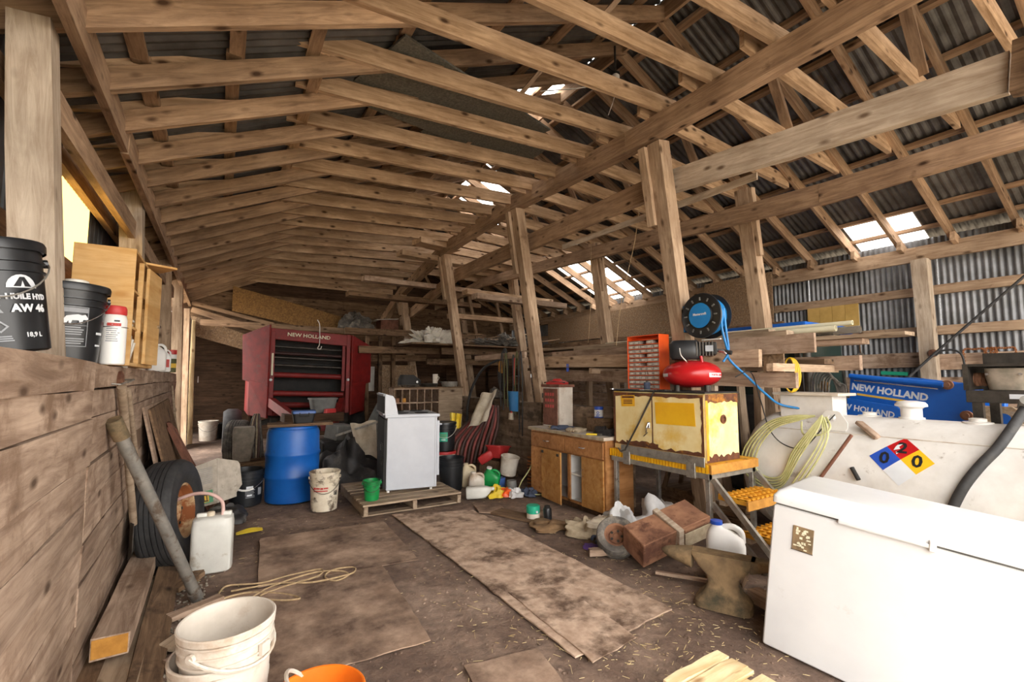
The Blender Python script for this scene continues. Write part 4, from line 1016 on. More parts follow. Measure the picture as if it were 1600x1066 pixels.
MB().tube(smooth_pts([(3.92, 2.45, 1.46), (4.05, 2.38, 1.50), (4.22, 2.40, 1.25), (4.28, 2.36, .98), (4.28, 2.24, .86), (4.26, 2.06, .86), (4.34, 1.92, 1.06), (4.42, 1.88, 1.14)], 8), .005, 6).build('cable', 'black_dull', t2, smooth=60)
t2 = tag(MB().box(-.10, .10, -.035, .035, 0, .03).build('wood_wedge', 'plank_wood', loc=(4.44, 1.66, 1.02), rot=(.1, -.6, 1.2), bev=.005), 'small wooden wedge lying on the tank shoulder by the lug', 'wedge')

# ---- yellow steel platform with steps
t = thing('step_platform', 'aluminium step platform with rusty yellow grating beside the tank', 'platform', (0, 0, 0))
PZ = .70
for x, y in ((3.47, 3.50), (4.10, 3.50), (3.47, 2.44), (4.10, 2.44)):
    MB().box(x-.02, x+.02, y-.02, y+.02, 0, PZ-.04).build('leg', 'alu', t, bev=.003)
for a in ((3.45, 4.12, 2.42, 2.45), (3.45, 4.12, 3.45, 3.48)): MB().box(*a, PZ-.09, PZ-.045).build('rail', 'alu', t)
for a in ((3.445, 3.475, 2.42, 3.545), (4.09, 4.12, 2.42, 3.48)): MB().box(*a, PZ-.09, PZ-.045).build('rail', 'alu', t)
dk = MB().box(3.46, 4.14, 2.41, 3.555, PZ-.045, PZ+.03).build('grating', 'yellow_step', t)
for k in range(34):
    y = 2.43+.034*k; MB().box(3.448, 3.462, y, y+.020, PZ-.045, PZ+.026).build('grating_tooth', 'yellow_bright', dk)
MB().box(3.452, 4.14, 2.398, 2.412, PZ-.045, PZ+.028).build('edge_strip', 'orange_end', dk)
MB().box(3.435, 3.447, 2.45, 3.40, PZ+.005, PZ+.085).build('front_bar', 'alu', t, bev=.003)
for y in (2.54, 3.28): MB().box(3.43, 3.446, y, y+.09, PZ-.10, PZ+.03).build('clip', 'alu', t, bev=.003)
for x in (3.48, 4.10):
    MB().bar((x, 2.40, PZ-.09), (x, 1.80, -.0), .03, .045).build('stringer', 'alu', t)
    MB().bar((x, 2.42, PZ-.28), (x, 1.98, .0), .025, .04).build('stringer', 'alu', t)
for y, z in ((2.26, .475), (2.06, .235)):
    tr = MB().box(3.50, 4.08, y-.13, y+.12, z-.02, z+.012).build('tread', 'yellow_step', t, bev=.003)
    for k in range(9): MB().box(3.505+.064*k, 3.521+.064*k, y-.135, y+.12, z+.012, z+.026).build('tread_rib', 'yellow_step', tr)
    for k in range(4): MB().box(3.505, 4.075, y-.12+.062*k, y-.108+.062*k, z+.012, z+.024).build('tread_rib', 'yellow_step', tr)
    MB().box(3.49, 4.09, y-.145, y-.13, z-.055, z+.014).build('tread_nose', 'orange_end', tr)
    MB().box(3.50, 4.08, y+.05, y+.11, z-.06, z-.02).build('tread_support', 'grey_wood', t)
# ---- yellow steel cabinet on it
t = thing('safety_cabinet', 'rusty yellow two-door steel cabinet standing on the step platform', 'cabinet', (3.50, 2.47, PZ+.032), (0, 0, 0))
CW, CL, CHt = .47, 1.08, .585
MB().box(0, CW, 0, CL, 0, CHt).build('body', 'yellow_cab', t, bev=.004)
for y0, y1 in ((.02, .56), (.57, 1.06)):
    MB().box(-.012, 0, y0, y1, .05, CHt-.035).build('door', 'yellow_cab', t, bev=.003)
def rag(x0, x1, z0, z1, n=14, top=True, am=.02):
    lo = [(x0+(x1-x0)*k/n, z0+(0 if top else R.uniform(-am, am))) for k in range(n+1)]
    hi = [(x0+(x1-x0)*k/n, z1+(R.uniform(-am, am) if top else 0)) for k in range(n, -1, -1)]
    return lo+hi
FX = lambda d: MX(((0, 0, -1, -d), (1, 0, 0, 0), (0, 1, 0, 0), (0, 0, 0, 1)))         # (y, z) polygons on the -X face
FY = lambda d: MX(((1, 0, 0, 0), (0, 0, -1, -d), (0, 1, 0, 0), (0, 0, 0, 1)))         # (x, z) polygons on the -Y face
def patchp(poly, T, m, nm='rust_patch', th=.0015):
    return MB().prism(poly, 0, th, T).build(nm, m, t)
patchp(rag(.03, 1.05, .05, .075, 22), FX(.0125), 'cab_rust')
patchp(rag(.50, .90, .06, .10, 12, True, .012), FX(.0126), 'cab_rust')
patchp(rag(.01, 1.07, CHt-.045, CHt-.012, 22, False, .008), FX(.0125), 'cab_rust')
patchp([(a, b) for b, a in rag(.05, CHt-.03, .012, .035, 16, True, .007)], FX(.0127), 'cab_rust')
patchp([(a, b) for b, a in rag(.05, CHt-.03, 1.045, 1.07, 16, True, .006)], FX(.0127), 'cab_rust')
patchp([(a, b) for b, a in rag(.08, CHt-.05, .560, .571, 16, True, .002)], FX(.0127), 'cab_rust', 'door_gap')
patchp(rag(.0, CW, .0, .05, 14, True, .02), FY(.0012), 'cab_rust')
patchp(rag(.0, CW, CHt-.075, CHt-.005, 14, False, .014), FY(.0012), 'cab_rust')
patchp([(a, b) for b, a in rag(.02, CHt-.06, 0, .03, 12, True, .008)], FY(.0014), 'yellow_step')
patchp([(.09, .30), (.52, .29), (.53, .49), (.10, .50)], FX(.0132), 'yellow_bright', 'sticker')
st = patchp([(.78, .44), (.96, .43), (.97, .54), (.78, .55)], FX(.0132), 'yellow_bright', 'sticker')
decal([[(.79, .52), (.95, .515), (.95, .535), (.79, .54)]]+[[(.81, .495-.016*k), (.93, .49-.016*k), (.93, .499-.016*k), (.81, .504-.016*k)] for k in range(3)], 'cab_rust', t, FX(.0148), 0, 'sticker_print')
MB().lathe([(.035, -.004), (.04, .006), (.025, .012), (.022, -.002)], 18, RT((.24, -.004, .36), (PI/2, 0, 0))).build('vent', 'cab_rust', t, smooth=30)
hd = MB().box(-.03, -.012, .585, .615, .24, .30).build('handle', 'chrome', t, bev=.004)
MB().tube([(-.03, .60, .29), (-.05, .605, .25), (-.045, .615, .20), (-.03, .62, .19)], .007, 8).build('lever', 'chrome', hd, smooth=40)
MB().tube([(-.02, .62, .20), (-.03, .66, .16)], .004, 6).build('wire', 'steel_dark', hd)
MB().box(-.015, CW+.01, -.012, CL+.012, CHt, CHt+.012).build('top_mat', 'black_dull', t)
ZT = PZ+.032+CHt+.0125
t = thing('pry_bar', 'long dark bar leaning diagonally across the yellow cabinet doors', 'bar', (3.41, 3.32, PZ+.04))
MB().tube([(0, 0, 0), (.045, -.15, .28), (.085, -.32, .60)], .009, 8).build('shaft', 'steel_dark', t, smooth=40)
MB().tube([(0, 0, .005), (-.03, .03, -.01), (-.04, .05, .02)], .009, 8).build('claw', 'steel_dark', t, smooth=40)
# parts organiser
t = thing('parts_organizer', 'orange metal drawer organiser with many clear drawers on the yellow cabinet', 'organizer', (3.70, 3.11, ZT), (0, 0, .0))
OW, OD, OH = .43, .15, .565
for a in ((0, OD, 0, .008), (0, OD, OW-.008, OW)): MB().box(*a, 0, OH).build('side', 'orange_paint', t, bev=.001)
for z in (0, OH-.008): MB().box(0, OD, .008, OW-.008, z, z+.008).build('panel', 'orange_paint', t)
MB().box(OD-.006, OD, .008, OW-.008, .008, OH-.008).build('back', 'orange_paint', t)
rows_o, cols_o = 11, 5; rh = (OH-.06)/rows_o; cwid = (OW-.016)/cols_o
for r_ in range(rows_o+1): MB().box(.002, OD-.006, .008, OW-.008, .008+r_*rh, .008+r_*rh+.006).build('shelf', 'orange_paint', t)
dme = MB().box(0, .10, .003, cwid-.003, .002, rh-.010).mesh('drawer', bev=.002); dme.materials.append(MATS['drawer_plastic'])
dm2 = MB().box(-.0015, .001, .022, cwid-.022, .010, rh-.020).mesh('label_strip'); dm2.materials.append(MATS['paper_white'])
for r_ in range(rows_o):
    for c_ in range(cols_o):
        if (r_, c_) in ((10, 0), (7, 2), (5, 2), (10, 2)): continue
        d = link('drawer', dme, t, (.004+R.uniform(0, .01), .008+c_*cwid, .014+r_*rh))
        link('label_strip', dm2, d)
# compressor
t = thing('air_compressor', 'red pancake air compressor with black motor on the yellow cabinet', 'compressor', (3.74, 2.77, ZT), (0, 0, fcam(3.74, 2.78)))
t.scale = (1.1, 1.1, 1.1)
tk = [(.02, .03)]+[(.235*math.sin(a)**.8, .145-.115*math.cos(a)) for a in [PI*k/14 for k in range(1, 14)]]+[(.02, .26)]
MB().lathe(tk, 40).build('tank', 'red_paint', t, smooth=60)
mt = MB().loft([(-.04, .02, .27, .12, .10, 5), (-.04, .02, .29, .135, .11, 5), (-.05, .02, .40, .13, .11, 5), (-.05, .02, .43, .10, .09, 4)], 28).build('motor_cover', 'black_plastic', t, smooth=40)
hd = MB().box(.06, .20, -.08, .07, .30, .41).build('cylinder_head', 'black_dull', t, bev=.01)
for k in range(6): MB().box(.04+.024*k, .05+.024*k, -.095, .08, .295, .415).build('fin', 'steel_dark', hd)
MB().box(.11, .17, -.098, -.095, .33, .38).build('plate', 'print_grey', hd)
for a in (.6, 2.5, 3.9, 5.5): MB().lathe([(.02, 0), (.018, .05)], 10, RT((.16*math.cos(a), .16*math.sin(a), 0))).build('foot', 'steel_dark', t)
for a in (-.9, .9): MB().tube([(.14*math.cos(a), .14*math.sin(a), .2), (.12*math.cos(a), .12*math.sin(a), .29)], .012, 8).build('bracket', 'red_paint', t)
MB().tube([(.20, -.04, .34), (.25, -.06, .33), (.27, -.06, .31)], .014, 8).build('valve', 'chrome', t, smooth=40)
MB().tube([(.25, -.05, .33), (.31, -.07, .315)], .018, 10).build('regulator', 'black_dull', t, smooth=40)
MB().tube(smooth_pts([(-.09, -.10, .36), (-.08, -.16, .30), (-.05, -.17, .26), (-.04, -.15, .25)], 5), .004, 6).build('cord', 'white_wire', t)
wl_ = decal(rect(-.085, -.017, .15, .034, 8), 'print_white', t, side_at(.2355, .135, .95), .235, 'label')
text('PORTER-CABLE', .022, 'print_red', t, side_at(.237, .135, .95), bend=.235, bold=.0008, sx=.85)
decal(rect(-.06, -.013, .10, .026, 6), 'print_white', t, side_at(.2355, .135, -1.1), .235, 'label')
decal([[(-.03, -.02), (.03, -.01), (.025, .022), (-.032, .015)]], 'print_cream', t, face((-.06, -.15, .228), (-.25, -.6, .9)), 0, 'label')
# loose tools on the cabinet top
for k, (x, y, a, l, mm, s) in enumerate([(3.55, 3.45, 1.7, .28, 'chrome', 'chrome wrench lying on the cabinet left of the organiser'), (3.60, 3.47, 1.2, .12, 'steel_dark', 'dark wrench lying on the far corner of the yellow cabinet'), (3.56, 3.05, 1.9, .24, 'galv_pipe', 'grey rod on the cabinet top in front of the organiser'), (3.54, 2.95, .4, .12, 'black_dull', 'black socket handle on the cabinet front edge')]):
    tt = thing('wrench', s, 'tool', (x, y, ZT), (0, 0, a))
    MB().box(-l/2, l/2, -.009, .009, 0, .012).build('shank', mm, tt, bev=.003)
    for sx in (-1, 1): MB().prism([(0, -.018), (.03, -.02), (.03, -.007), (.012, 0), (.03, .007), (.03, .02), (0, .018), (-.012, 0)], 0, .012, RT((sx*l/2, 0, 0), (0, 0, 0 if sx > 0 else PI))).build('jaw', mm, tt)
tt = thing('can', 'small dark can beside the organiser on the yellow cabinet', 'can', (3.58, 3.17, ZT))
MB().lathe([(.03, 0), (.032, .004), (.032, .075), (.03, .08)], 18).build('body', 'cloth_blue', tt, smooth=30); MB().lathe([(.012, .08), (.012, .095)], 10).build('spout', 'steel_dark', tt)
# hose reel on the leaning post
t = thing('hose_reel', 'black and blue air hose reel fixed to the leaning post', 'hose reel', (3.90, 2.71, 2.04), (0, 0, 0))
AX = MX(((0, 0, -1, 0), (-1, 0, 0, 0), (0, 1, 0, 0), (0, 0, 0, 1)))        # lathe axis -> -X
MB().lathe([(.12, .10), (.125, .085), (.20, .09), (.212, .085), (.215, .072), (.205, .07), (.12, .075)], 40, AX, cap0=False, cap1=False).build('flange', 'black_plastic', t, smooth=35)
MB().lathe([(.20, -.085), (.212, -.08), (.215, -.07), (.205, -.068), (.1, -.07)], 40, AX).build('flange', 'black_plastic', t, smooth=35)
MB().lathe([(.122, .088), (.118, .098), (.02, .100)], 36, AX, cap0=False).build('hub_plate', 'blue_reel', t, smooth=35)
MB().lathe([(.17, -.07), (.182, -.03), (.176, 0), (.182, .04), (.17, .07)], 36, AX, cap0=False, cap1=False).build('hose_wraps', 'hose_blue', t, smooth=60)
for k in range(12):
    a = 2*PI*k/12; MB().box(-.006, .006, .145, .175, .086, .096, AX @ MX.Rotation(a, 4, 'Z')).build('spoke_slot', 'grey_plastic', t)
text('Mastercraft', .032, 'print_white', t, face((-.102, 0, .012), (-1, 0, 0)), bold=.0012, sx=.95)
MB().box(-.05, .05, .205, .222, -.14, .12).build('bracket', 'blue_reel', t, bev=.003)
MB().bar((.0, .21, 0), (0, .0, 0), .04, .04).build('axle', 'steel_dark', t)
MB().box(-.05, -.03, -.17, .02, -.235, -.225).build('guide', 'white_plain', t)
t = thing('air_hose', 'blue air hose running from the reel down to the tank', 'hose', (0, 0, 0))
MB().tube(smooth_pts([(3.86, 2.53, 2.08), (3.87, 2.53, 1.90), (3.92, 2.52, 1.72), (4.0, 2.55, 1.62), (4.15, 2.46, 1.45), (4.35, 2.42, 1.30), (4.52, 2.38, 1.20), (4.62, 2.2, 1.16)], 8), .011, 8).build('line', 'hose_blue', t, smooth=60)
MB().tube(smooth_pts([(3.92, 2.54, 2.10), (3.93, 2.53, 1.9), (3.94, 2.52, 1.7), (3.90, 2.55, 1.60)], 6), .011, 8).build('tail', 'hose_blue', t, smooth=60)

# ---- base cabinet with counter
t = thing('base_cabinet', 'brown kitchen base cabinet with open bay along the log wall', 'cabinet', (3.40, 3.585, 0))
L_, D_, H_ = 1.345, .40, .80
for y in (0, L_-.02): MB().box(.02, D_, y, y+.02, .0 if y == 0 else .02, H_).build('end_panel', 'cabinet_wood', t)
MB().box(D_-.01, D_, .02, L_-.02, .02, H_).build('back_panel', 'white_plain', t)
MB().box(.02, D_-.01, .02, L_-.02, .06, .075).build('floor_panel', 'white_plain', t)
MB().box(.02, D_-.01, .02, .60, .36, .375).build('shelf', 'white_plain', t)
MB().box(.03, D_-.01, .60, .62, .075, .60).build('divider', 'white_plain', t)
MB().box(.02, .035, .02, L_-.02, .0, .06).build('kick_board', 'dark_wood', t)
for a in ((0, .02, 0, .03, .06, H_), (0, .02, .58, .62, .06, H_), (0, .02, L_-.03, L_, .06, H_), (0, .02, .03, L_-.03, H_-.03, H_), (0, .02, .03, L_-.03, .585, .615), (0, .02, .03, L_-.03, .06, .085)): MB().box(*a).build('face_frame', 'cabinet_wood', t)
def pull(par, y, z, vert=False):
    if vert: MB().tube([(-.02, y, z-.04), (-.045, y, z-.03), (-.045, y, z+.03), (-.02, y, z+.04)], .005, 6).build('pull', 'chrome', par)
    else: MB().tube([(-.02, y-.04, z), (-.045, y-.03, z), (-.045, y+.03, z), (-.02, y+.04, z)], .005, 6).build('pull', 'chrome', par)
for y0, y1 in ((.02, .655), (.665, 1.325)):
    d = MB().box(-.02, 0, y0, y1, .605, .775).build('drawer', 'cabinet_wood', t, bev=.003); pull(d, (y0+y1)/2, .69)
d = MB().box(-.02, 0, 1.0, 1.325, .05, .59).build('door', 'cabinet_wood', t, bev=.003)
d = MB().box(-.02, 0, .0, .42, .0, .58).build('door', 'door_wood', t, bev=.003, loc=(-.07, .64, .02), rot=(0, 0, -.09))
for y in (.03, .37): MB().box(-.028, -.018, y, y+.04, .53, .56).build('hinge', 'steel_dark', d)
d = MB().box(-.02, 0, .02, .36, .06, .59).build('door', 'door_wood', t, bev=.003); pull(d, .33, .42, True)
MB().box(-.04, D_+.01, -.02, L_+.02, H_, H_+.035).build('worktop', 'white_dirty', t, bev=.004)
MB().box(-.041, -.036, -.02, L_+.02, H_, H_+.033).build('worktop_edge', 'cloth_tan', t)
CT = H_+.0355
o = thing('old_shoe', 'dark object like an old shoe on the shelf of the open cabinet bay', 'shoe', (3.56, 3.98, .3755))
MB().loft([(0, 0, 0, .04, .10, 3), (0, 0, .03, .042, .10, 3), (0, .03, .06, .035, .06, 2.5), (0, .05, .09, .03, .035, 2)], 18).build('upper', 'cloth_dark', o, smooth=60); MB().box(-.04, .04, -.1, .1, -.0, .008).build('sole', 'black_dull', o)
# small cabinet on the counter
t = thing('small_cabinet', 'small white cabinet with lettered brown door on the counter', 'cabinet', (3.58, 4.58, CT))
MB().box(0, .22, 0, .34, 0, .50).build('body', 'white_dirty', t, bev=.004)
d = MB().box(-.014, 0, .03, .32, .02, .48).build('door', 'rust_wood', t, bev=.003)
decal(sum([rect(-.10+.05*c_, .12-.075*r_, .034, .038) for r_ in range(3) for c_ in range(4)], []), 'print_red', d, face((-.0145, .175, .27), (-1, 0, 0)), 0, 'worn_print')
MB().box(-.02, -.012, .31, .335, .36, .42).build('hinge', 'steel_dark', d)
MB().box(-.02, .235, -.02, .36, .50, .535).build('top', 'rust_wood', t, bev=.003)
t = thing('red_tray', 'flat red tool resting on the small lettered cabinet', 'tool', (3.66, 4.72, CT+.536), (0, 0, .3))
MB().loft([(0, 0, 0, .08, .14, 5), (0, 0, .02, .085, .145, 5), (0, 0, .045, .05, .10, 4)], 20).build('body', 'red_plastic', t, smooth=40)
MB().loft([(0, 0, .045, .035, .07, 4), (0, 0, .07, .025, .05, 3)], 16).build('knob', 'red_plastic', t, smooth=40)
MB().tube([(-.06, -.16, .02), (-.07, .0, .03), (-.06, .16, .02)], .008, 6).build('bar', 'steel_dark', t)
# paint can and cloths
t = thing('paint_can', 'small white and blue paint can standing behind the gloves', 'paint can', (3.72, 4.02, CT+.16), (0, 0, fcam(3.72, 4.02)))
MB().lathe([(.05, 0), (.052, .004), (.052, .115), (.05, .12)], 24).build('body', 'print_white', t, smooth=30)
MB().lathe([(.0535, .09), (.0535, .125), (.045, .127)], 24).build('rim', 'print_blue', t, smooth=30)
decal(ringpoly(0, 0, .008, .016, 0, 2*PI, 10)+lines(-.025, -.03, .05, 2, .014, .008), 'print_blue', t, side_at(.0526, .06, -.2), .052)
MB().lathe([(.0535, 0), (.0535, .012)], 24, cap0=False, cap1=False).build('base_ring', 'print_blue', t)
tag(MB().box(0, .14, 0, .30, 0, .158).build('crate', 'old_wood', loc=(3.65, 3.86, CT), bev=.004), 'low wooden crate under the small paint can', 'crate')
def glove(name, label, loc, rz, m, s=1.0):
    t = thing(name, label, 'glove', loc, (0, 0, rz))
    MB().loft([(0, 0, 0, .05*s, .075*s, 2.6), (0, 0, .02*s, .055*s, .08*s, 2.6), (0, 0, .045*s, .03*s, .05*s, 2.4)], 18).build('palm', m, t, smooth=60)
    for k in range(4): MB().tube(smooth_pts([(-.036*s+.024*s*k, .06*s, .018), (-.038*s+.025*s*k, .11*s, .03), (-.036*s+.024*s*k, .145*s-.01*abs(k-1.5)*s, .015)], 4), .013*s, 8).build('finger', m, t, smooth=60)
    MB().tube(smooth_pts([(.045*s, -.01, .018), (.085*s, .03*s, .03), (.09*s, .07*s, .016)], 4), .014*s, 8).build('thumb', m, t, smooth=60)
    MB().loft([(0, -.07*s, 0, .05*s, .05*s, 3), (0, -.075*s, .03*s, .05*s, .045*s, 3)], 16).build('cuff', m, t, smooth=50)
glove('work_glove', 'dark blue grey work glove lying on the counter by the white cabinet', (3.50, 4.40, CT+.002), 1.0, 'cloth_blue', 1.1)
glove('work_glove', 'tan leather work glove in the middle of the counter', (3.49, 4.13, CT+.002), 1.8, 'cloth_tan', 1.1)
heap('black_cloth', 'crumpled black cloth on the counter beside the yellow cabinet', (3.56, 3.76, CT), .10, .075, 'cloth_dark', 'cloth', 2, .8, 1.5)
t = thing('screwdriver', 'yellow handled screwdriver near the edge of the counter', 'screwdriver', (3.42, 4.52, CT+.016), (0, 0, 1.2))
MB().tube([(0, 0, 0), (.04, 0, 0), (.09, 0, 0)], [.012, .015, .010], 8).build('handle', 'yellow_plastic', t, smooth=40); MB().tube([(.09, 0, 0), (.19, 0, -.004)], .004, 6).build('blade', 'chrome', t)
t = thing('pliers', 'yellow handled pliers on the counter next to the black cloth', 'pliers', (3.44, 3.74, CT+.012), (0, 0, 2.2))
for sy in (-1, 1): MB().tube(smooth_pts([(0, 0, 0), (.05, sy*.02, 0), (.12, sy*.025, 0)], 4), .009, 8).build('grip', 'yellow_plastic', t, smooth=40)
MB().loft([(-.02, 0, -.008, .03, .015, 3), (-.02, 0, .008, .03, .015, 3)], 12).build('jaws', 'steel_dark', t)

# ---- lumber rack between the post rows
rk = thing('lumber_rack', 'rough timber rack carrying lumber between the post rows', 'rack', (0, 0, 0))
timber('rail', (4.20, 6.0, 1.70), (4.16, 2.35, 1.63), .05, .16, 'post_wood', rk)
timber('rail', (4.30, 6.0, 1.50), (4.28, 2.1, 1.43), .05, .14, 'plank_wood', rk)
timber('rail', (5.30, 6.2, 1.62), (5.30, 2.0, 1.60), .06, .14, 'plank_wood', rk)
for y in (2.25, 3.2, 4.6, 5.9): timber('crosspiece', (4.12, y, 1.545), (5.36, y, 1.545), .06, .07, 'post_wood', rk)
timber('leg', (4.38, 2.97, 0), (4.36, 2.97, 1.50), .06, .06, 'grey_wood', rk, up=(0, 1, 0))
timber('leg', (5.25, 3.0, 0), (5.25, 3.0, 1.52), .08, .08, 'post_wood', rk, up=(0, 1, 0)); timber('leg', (5.25, 5.9, 0), (5.25, 5.9, 1.52), .08, .08, 'post_wood', rk, up=(0, 1, 0)); timber('leg', (4.36, 5.9, 0), (4.36, 5.9, 1.5), .08, .08, 'post_wood', rk, up=(0, 1, 0))
def lum(s, x, ya, yb, z, wd, ht, m='plank_wood', dx=0): return board('lumber', s, (x, ya, z), (x+dx, yb, z+R.uniform(-.004, .004)), wd, ht, m, 'lumber', group='boards stored on the rack')
lum('wide upright board end sticking out of the rack above the tank box', 4.27, 5.6, 1.98, 1.60+.16, .04, .17, 'plank_wood', .10)
lum('long pale plank reaching furthest right from the rack', 4.62, 6.5, 1.40, 1.805, .20, .03, 'pallet_wood')
lum('thick reddish plank just under the longest pale plank', 4.62, 6.3, 1.70, 1.765, .14, .045, 'plank_wood')
lum('grey plank on the rack under the white pipes', 4.86, 6.9, 2.0, 1.83, .18, .04, 'pallet_wood')
lum('short offcut protruding beside the blue hose', 4.42, 5.0, 2.32, 1.80, .12, .05, 'new_wood')
lum('second short offcut protruding beside the blue hose', 4.40, 5.2, 2.2, 1.865, .13, .04, 'pallet_wood')
lum('brown plank lying in the middle of the rack', 4.66, 7.0, 2.28, 1.85, .16, .035, 'plank_wood')
lum('narrow plank on top of the rack pile near the post', 4.50, 7.2, 2.42, 1.905, .12, .035, 'pallet_wood')
lum('old dark plank at the back of the rack', 5.12, 7.4, 2.2, 1.615, .2, .05, 'old_wood')
lum('weathered plank lying far back on top of the rack', 5.05, 7.6, 2.5, 1.90, .2, .04, 'old_wood')
lum('greyish plank resting on the far half of the rack', 4.72, 8.2, 4.1, 1.91, .22, .03, 'plank_wood')
tag(MB().box(0, .02, 0, .19, 0, .30).build('panel_offcut', 'osb', loc=(4.44, 2.29, 1.42), rot=(0, 0, .0)), 'square particle board panel hanging below the rack end', 'panel')
for k, (x, y1, z, r_, s) in enumerate([(4.70, 1.95, 1.90, .028, 'cream plastic pipe lying across the lumber rack'), (4.86, 1.88, 1.955, .022, 'thin cream pipe with a hole near its end on the lumber'), (4.80, 1.80, 1.885, .034, 'clear plastic tube at the end of the lumber rack')]):
    tt = thing('plastic_pipe', s, 'pipe', (x, y1, z), group=None)
    mb = MB(); Y2 = 3.2
    mb.lathe([(r_, 0), (r_, Y2), (r_-.004, Y2), (r_-.004, 0), (r_, 0)], 14, RT((0, 0, 0), (-PI/2, 0, 0)), cap0=False, cap1=False)
    mb.build('tube', 'print_cream' if k < 2 else 'clear_plastic', tt, smooth=40)
t = thing('yellow_cable', 'coil of yellow cable hanging behind the rack panel', 'cable', (4.50, 2.30, 1.50))
for k in range(4): MB().tube([(.01*k, (.05+.01*k)*math.cos(a)-.03, .16*math.sin(a)-.02) for a in [2*PI*i/20 for i in range(20)]], .007, 6, closed=True).build('loop', 'cable_yellow', t, smooth=60)
t = thing('blue_clip', 'small pale blue clip hanging on the rack rail', 'clip', (4.10, 5.05, 1.60))
for sx in (-1, 1): MB().box(-.006, .006, sx*.014-.005, sx*.014+.005, -.06, .05).build('leg', 'print_blue', t)
MB().lathe([(.008, -.02), (.008, .02)], 8, RT((0, 0, 0), (PI/2, 0, 0))).build('spring', 'chrome', t)
# particle board sheets along the right wall
for k, (y0, y1, z0, z1) in enumerate([(4.05, 5.3, 2.32, 3.20), (5.32, 7.75, 2.36, 3.0), (7.77, 10.2, 2.40, 3.0)]):
    tag(MB().box(7.60, 7.62, y0, y1, z0, z1).build('particle_board', 'osb'), ['tall particle board sheet nearest us on the right wall', 'middle particle board sheet under the right wall plate', 'farthest particle board sheet under the right wall plate'][k], 'board')
for k in range(3): board('batten_strip', ['upper horizontal batten below the particle boards', 'middle horizontal batten below the particle boards', 'lowest horizontal batten below the particle boards'][k], (7.6, 3.9, 2.30-.16*k), (7.6, 10.4, 2.32-.16*k), .05, .12, 'old_wood', 'batten')
for k in range(3): board('support_post', ['near stud holding the particle boards by the right wall', 'middle stud holding the particle boards by the right wall', 'far stud holding the particle boards by the right wall'][k], (7.67, 4.3+2.8*k, 0), (7.67, 4.3+2.8*k, 2.9), .06, .08, 'old_wood', 'stud', up=(0, 1, 0))

board('leaning_board', 'brown board leaning in the gap between yellow cabinet and tank', (4.62, 2.98, 0), (4.50, 3.12, 1.42), .14, .025, 'plank_wood', 'board', up=(0, 1, 0))
board('leaning_board', 'grey board leaning behind the tank end', (4.86, 2.92, 0), (4.98, 3.05, 1.38), .12, .025, 'pallet_wood', 'board', up=(0, 1, 0))
board('leaning_board', 'dark narrow board leaning next to the grey board', (5.02, 2.95, 0), (5.10, 3.12, 1.30), .08, .03, 'old_wood', 'board', up=(0, 1, 0))
# ---- loader tractor behind the tank
t = thing('tractor', 'blue loader tractor with lettered loader arm behind the white tank', 'tractor', (6.2, 2.0, 0))
PY = lambda x: MX(((0, 0, 1, x), (1, 0, 0, 0), (0, 1, 0, 0), (0, 0, 0, 1)))
arm = [(.36, 1.46), (.10, 1.455), (-.40, 1.385), (-.50, 1.40), (-.62, 1.415), (-.66, 1.38), (-.64, 1.12), (-.52, .98), (-.2, 1.04), (.05, 1.05), (.40, 1.0)]
for x, nm in ((-.25, 'loader_arm'), (.75, 'loader_arm')):
    a = MB().prism(arm, 0, .10, PY(x)).build(nm, 'blue_loader', t, bev=.01)
    if x < 0:
        text('NEW HOLLAND', .098, 'print_white', a, face((x-.0012, .02, 1.305), (-1, 0, 0), (0, -.16, 1)), bold=.004, sx=.92)
        MB().bar((x-.002, .30, 1.275), (x-.002, -.26, 1.195), .004, .022).build('stripe', 'print_yellow', a)
        for y_, z_ in ((-.46, 1.385), (-.58, 1.10)): MB().lathe([(.045, 0), (.045, .03), (.025, .032), (.025, .05)], 18, RT((x, y_, z_), (0, -PI/2, 0))).build('pin', 'rust', a, smooth=30)
MB().tube([(-.30, .34, 1.475), (-.30, -.44, 1.385)], .026, 14).build('hydraulic_cylinder', 'blue_loader', t, smooth=40)
MB().tube([(-.30, .30, 1.425), (-.30, -.40, 1.345)], .008, 10).build('hydraulic_rod', 'chrome', t, smooth=40)
lo = MB().prism([(.40, 1.24), (-.10, 1.16), (-.25, 1.02), (.4, 1.0)], 0, .06, PY(-.40)).build('lower_link', 'blue_loader', t, bev=.006)
text('NEW HOLLAND', .085, 'print_white', lo, face((-.4012, .20, 1.115), (-1, 0, 0), (0, -.16, 1)), bold=.002, sx=.9)
br = [(-.66, .98), (-.98, .98), (-1.02, 1.10), (-.90, 1.20), (-.66, 1.20)]
MB().prism(br, 0, .03, PY(-.36)).build('bucket_bracket', 'pallet_wood', t, bev=.004)
MB().lathe([(.05, 0), (.05, .036)], 20, RT((-.363, -.84, 1.09), (0, PI/2, 0))).build('bracket_hole', 'blue_loader', t)
MB().box(-.05, .55, -.4, 1.0, .55, 1.08).build('hood', 'blue_loader', t, bev=.05, seg=3)
cb = MB().box(-.32, .85, .80, 1.95, .65, 1.05).build('cab_base', 'black_dull', t, bev=.03)
for x in (-.30, .80):
    for y in (.82, 1.90): MB().bar((x, y, 1.0), (x*.93, y+(.08 if y < 1 else -.05), 2.04), .05, .06, (0, 1, 0)).build('cab_pillar', 'steel_dark', t)
MB().box(-.36, .90, .74, 2.05, 2.03, 2.13).build('cab_roof', 'blue_loader', t, bev=.03, seg=2)
for a in ((-.292, -.284, .88, 1.86), (.786, .794, .88, 1.86)): MB().box(*a, 1.05, 2.03).build('cab_glass', 'glass_dark', t)
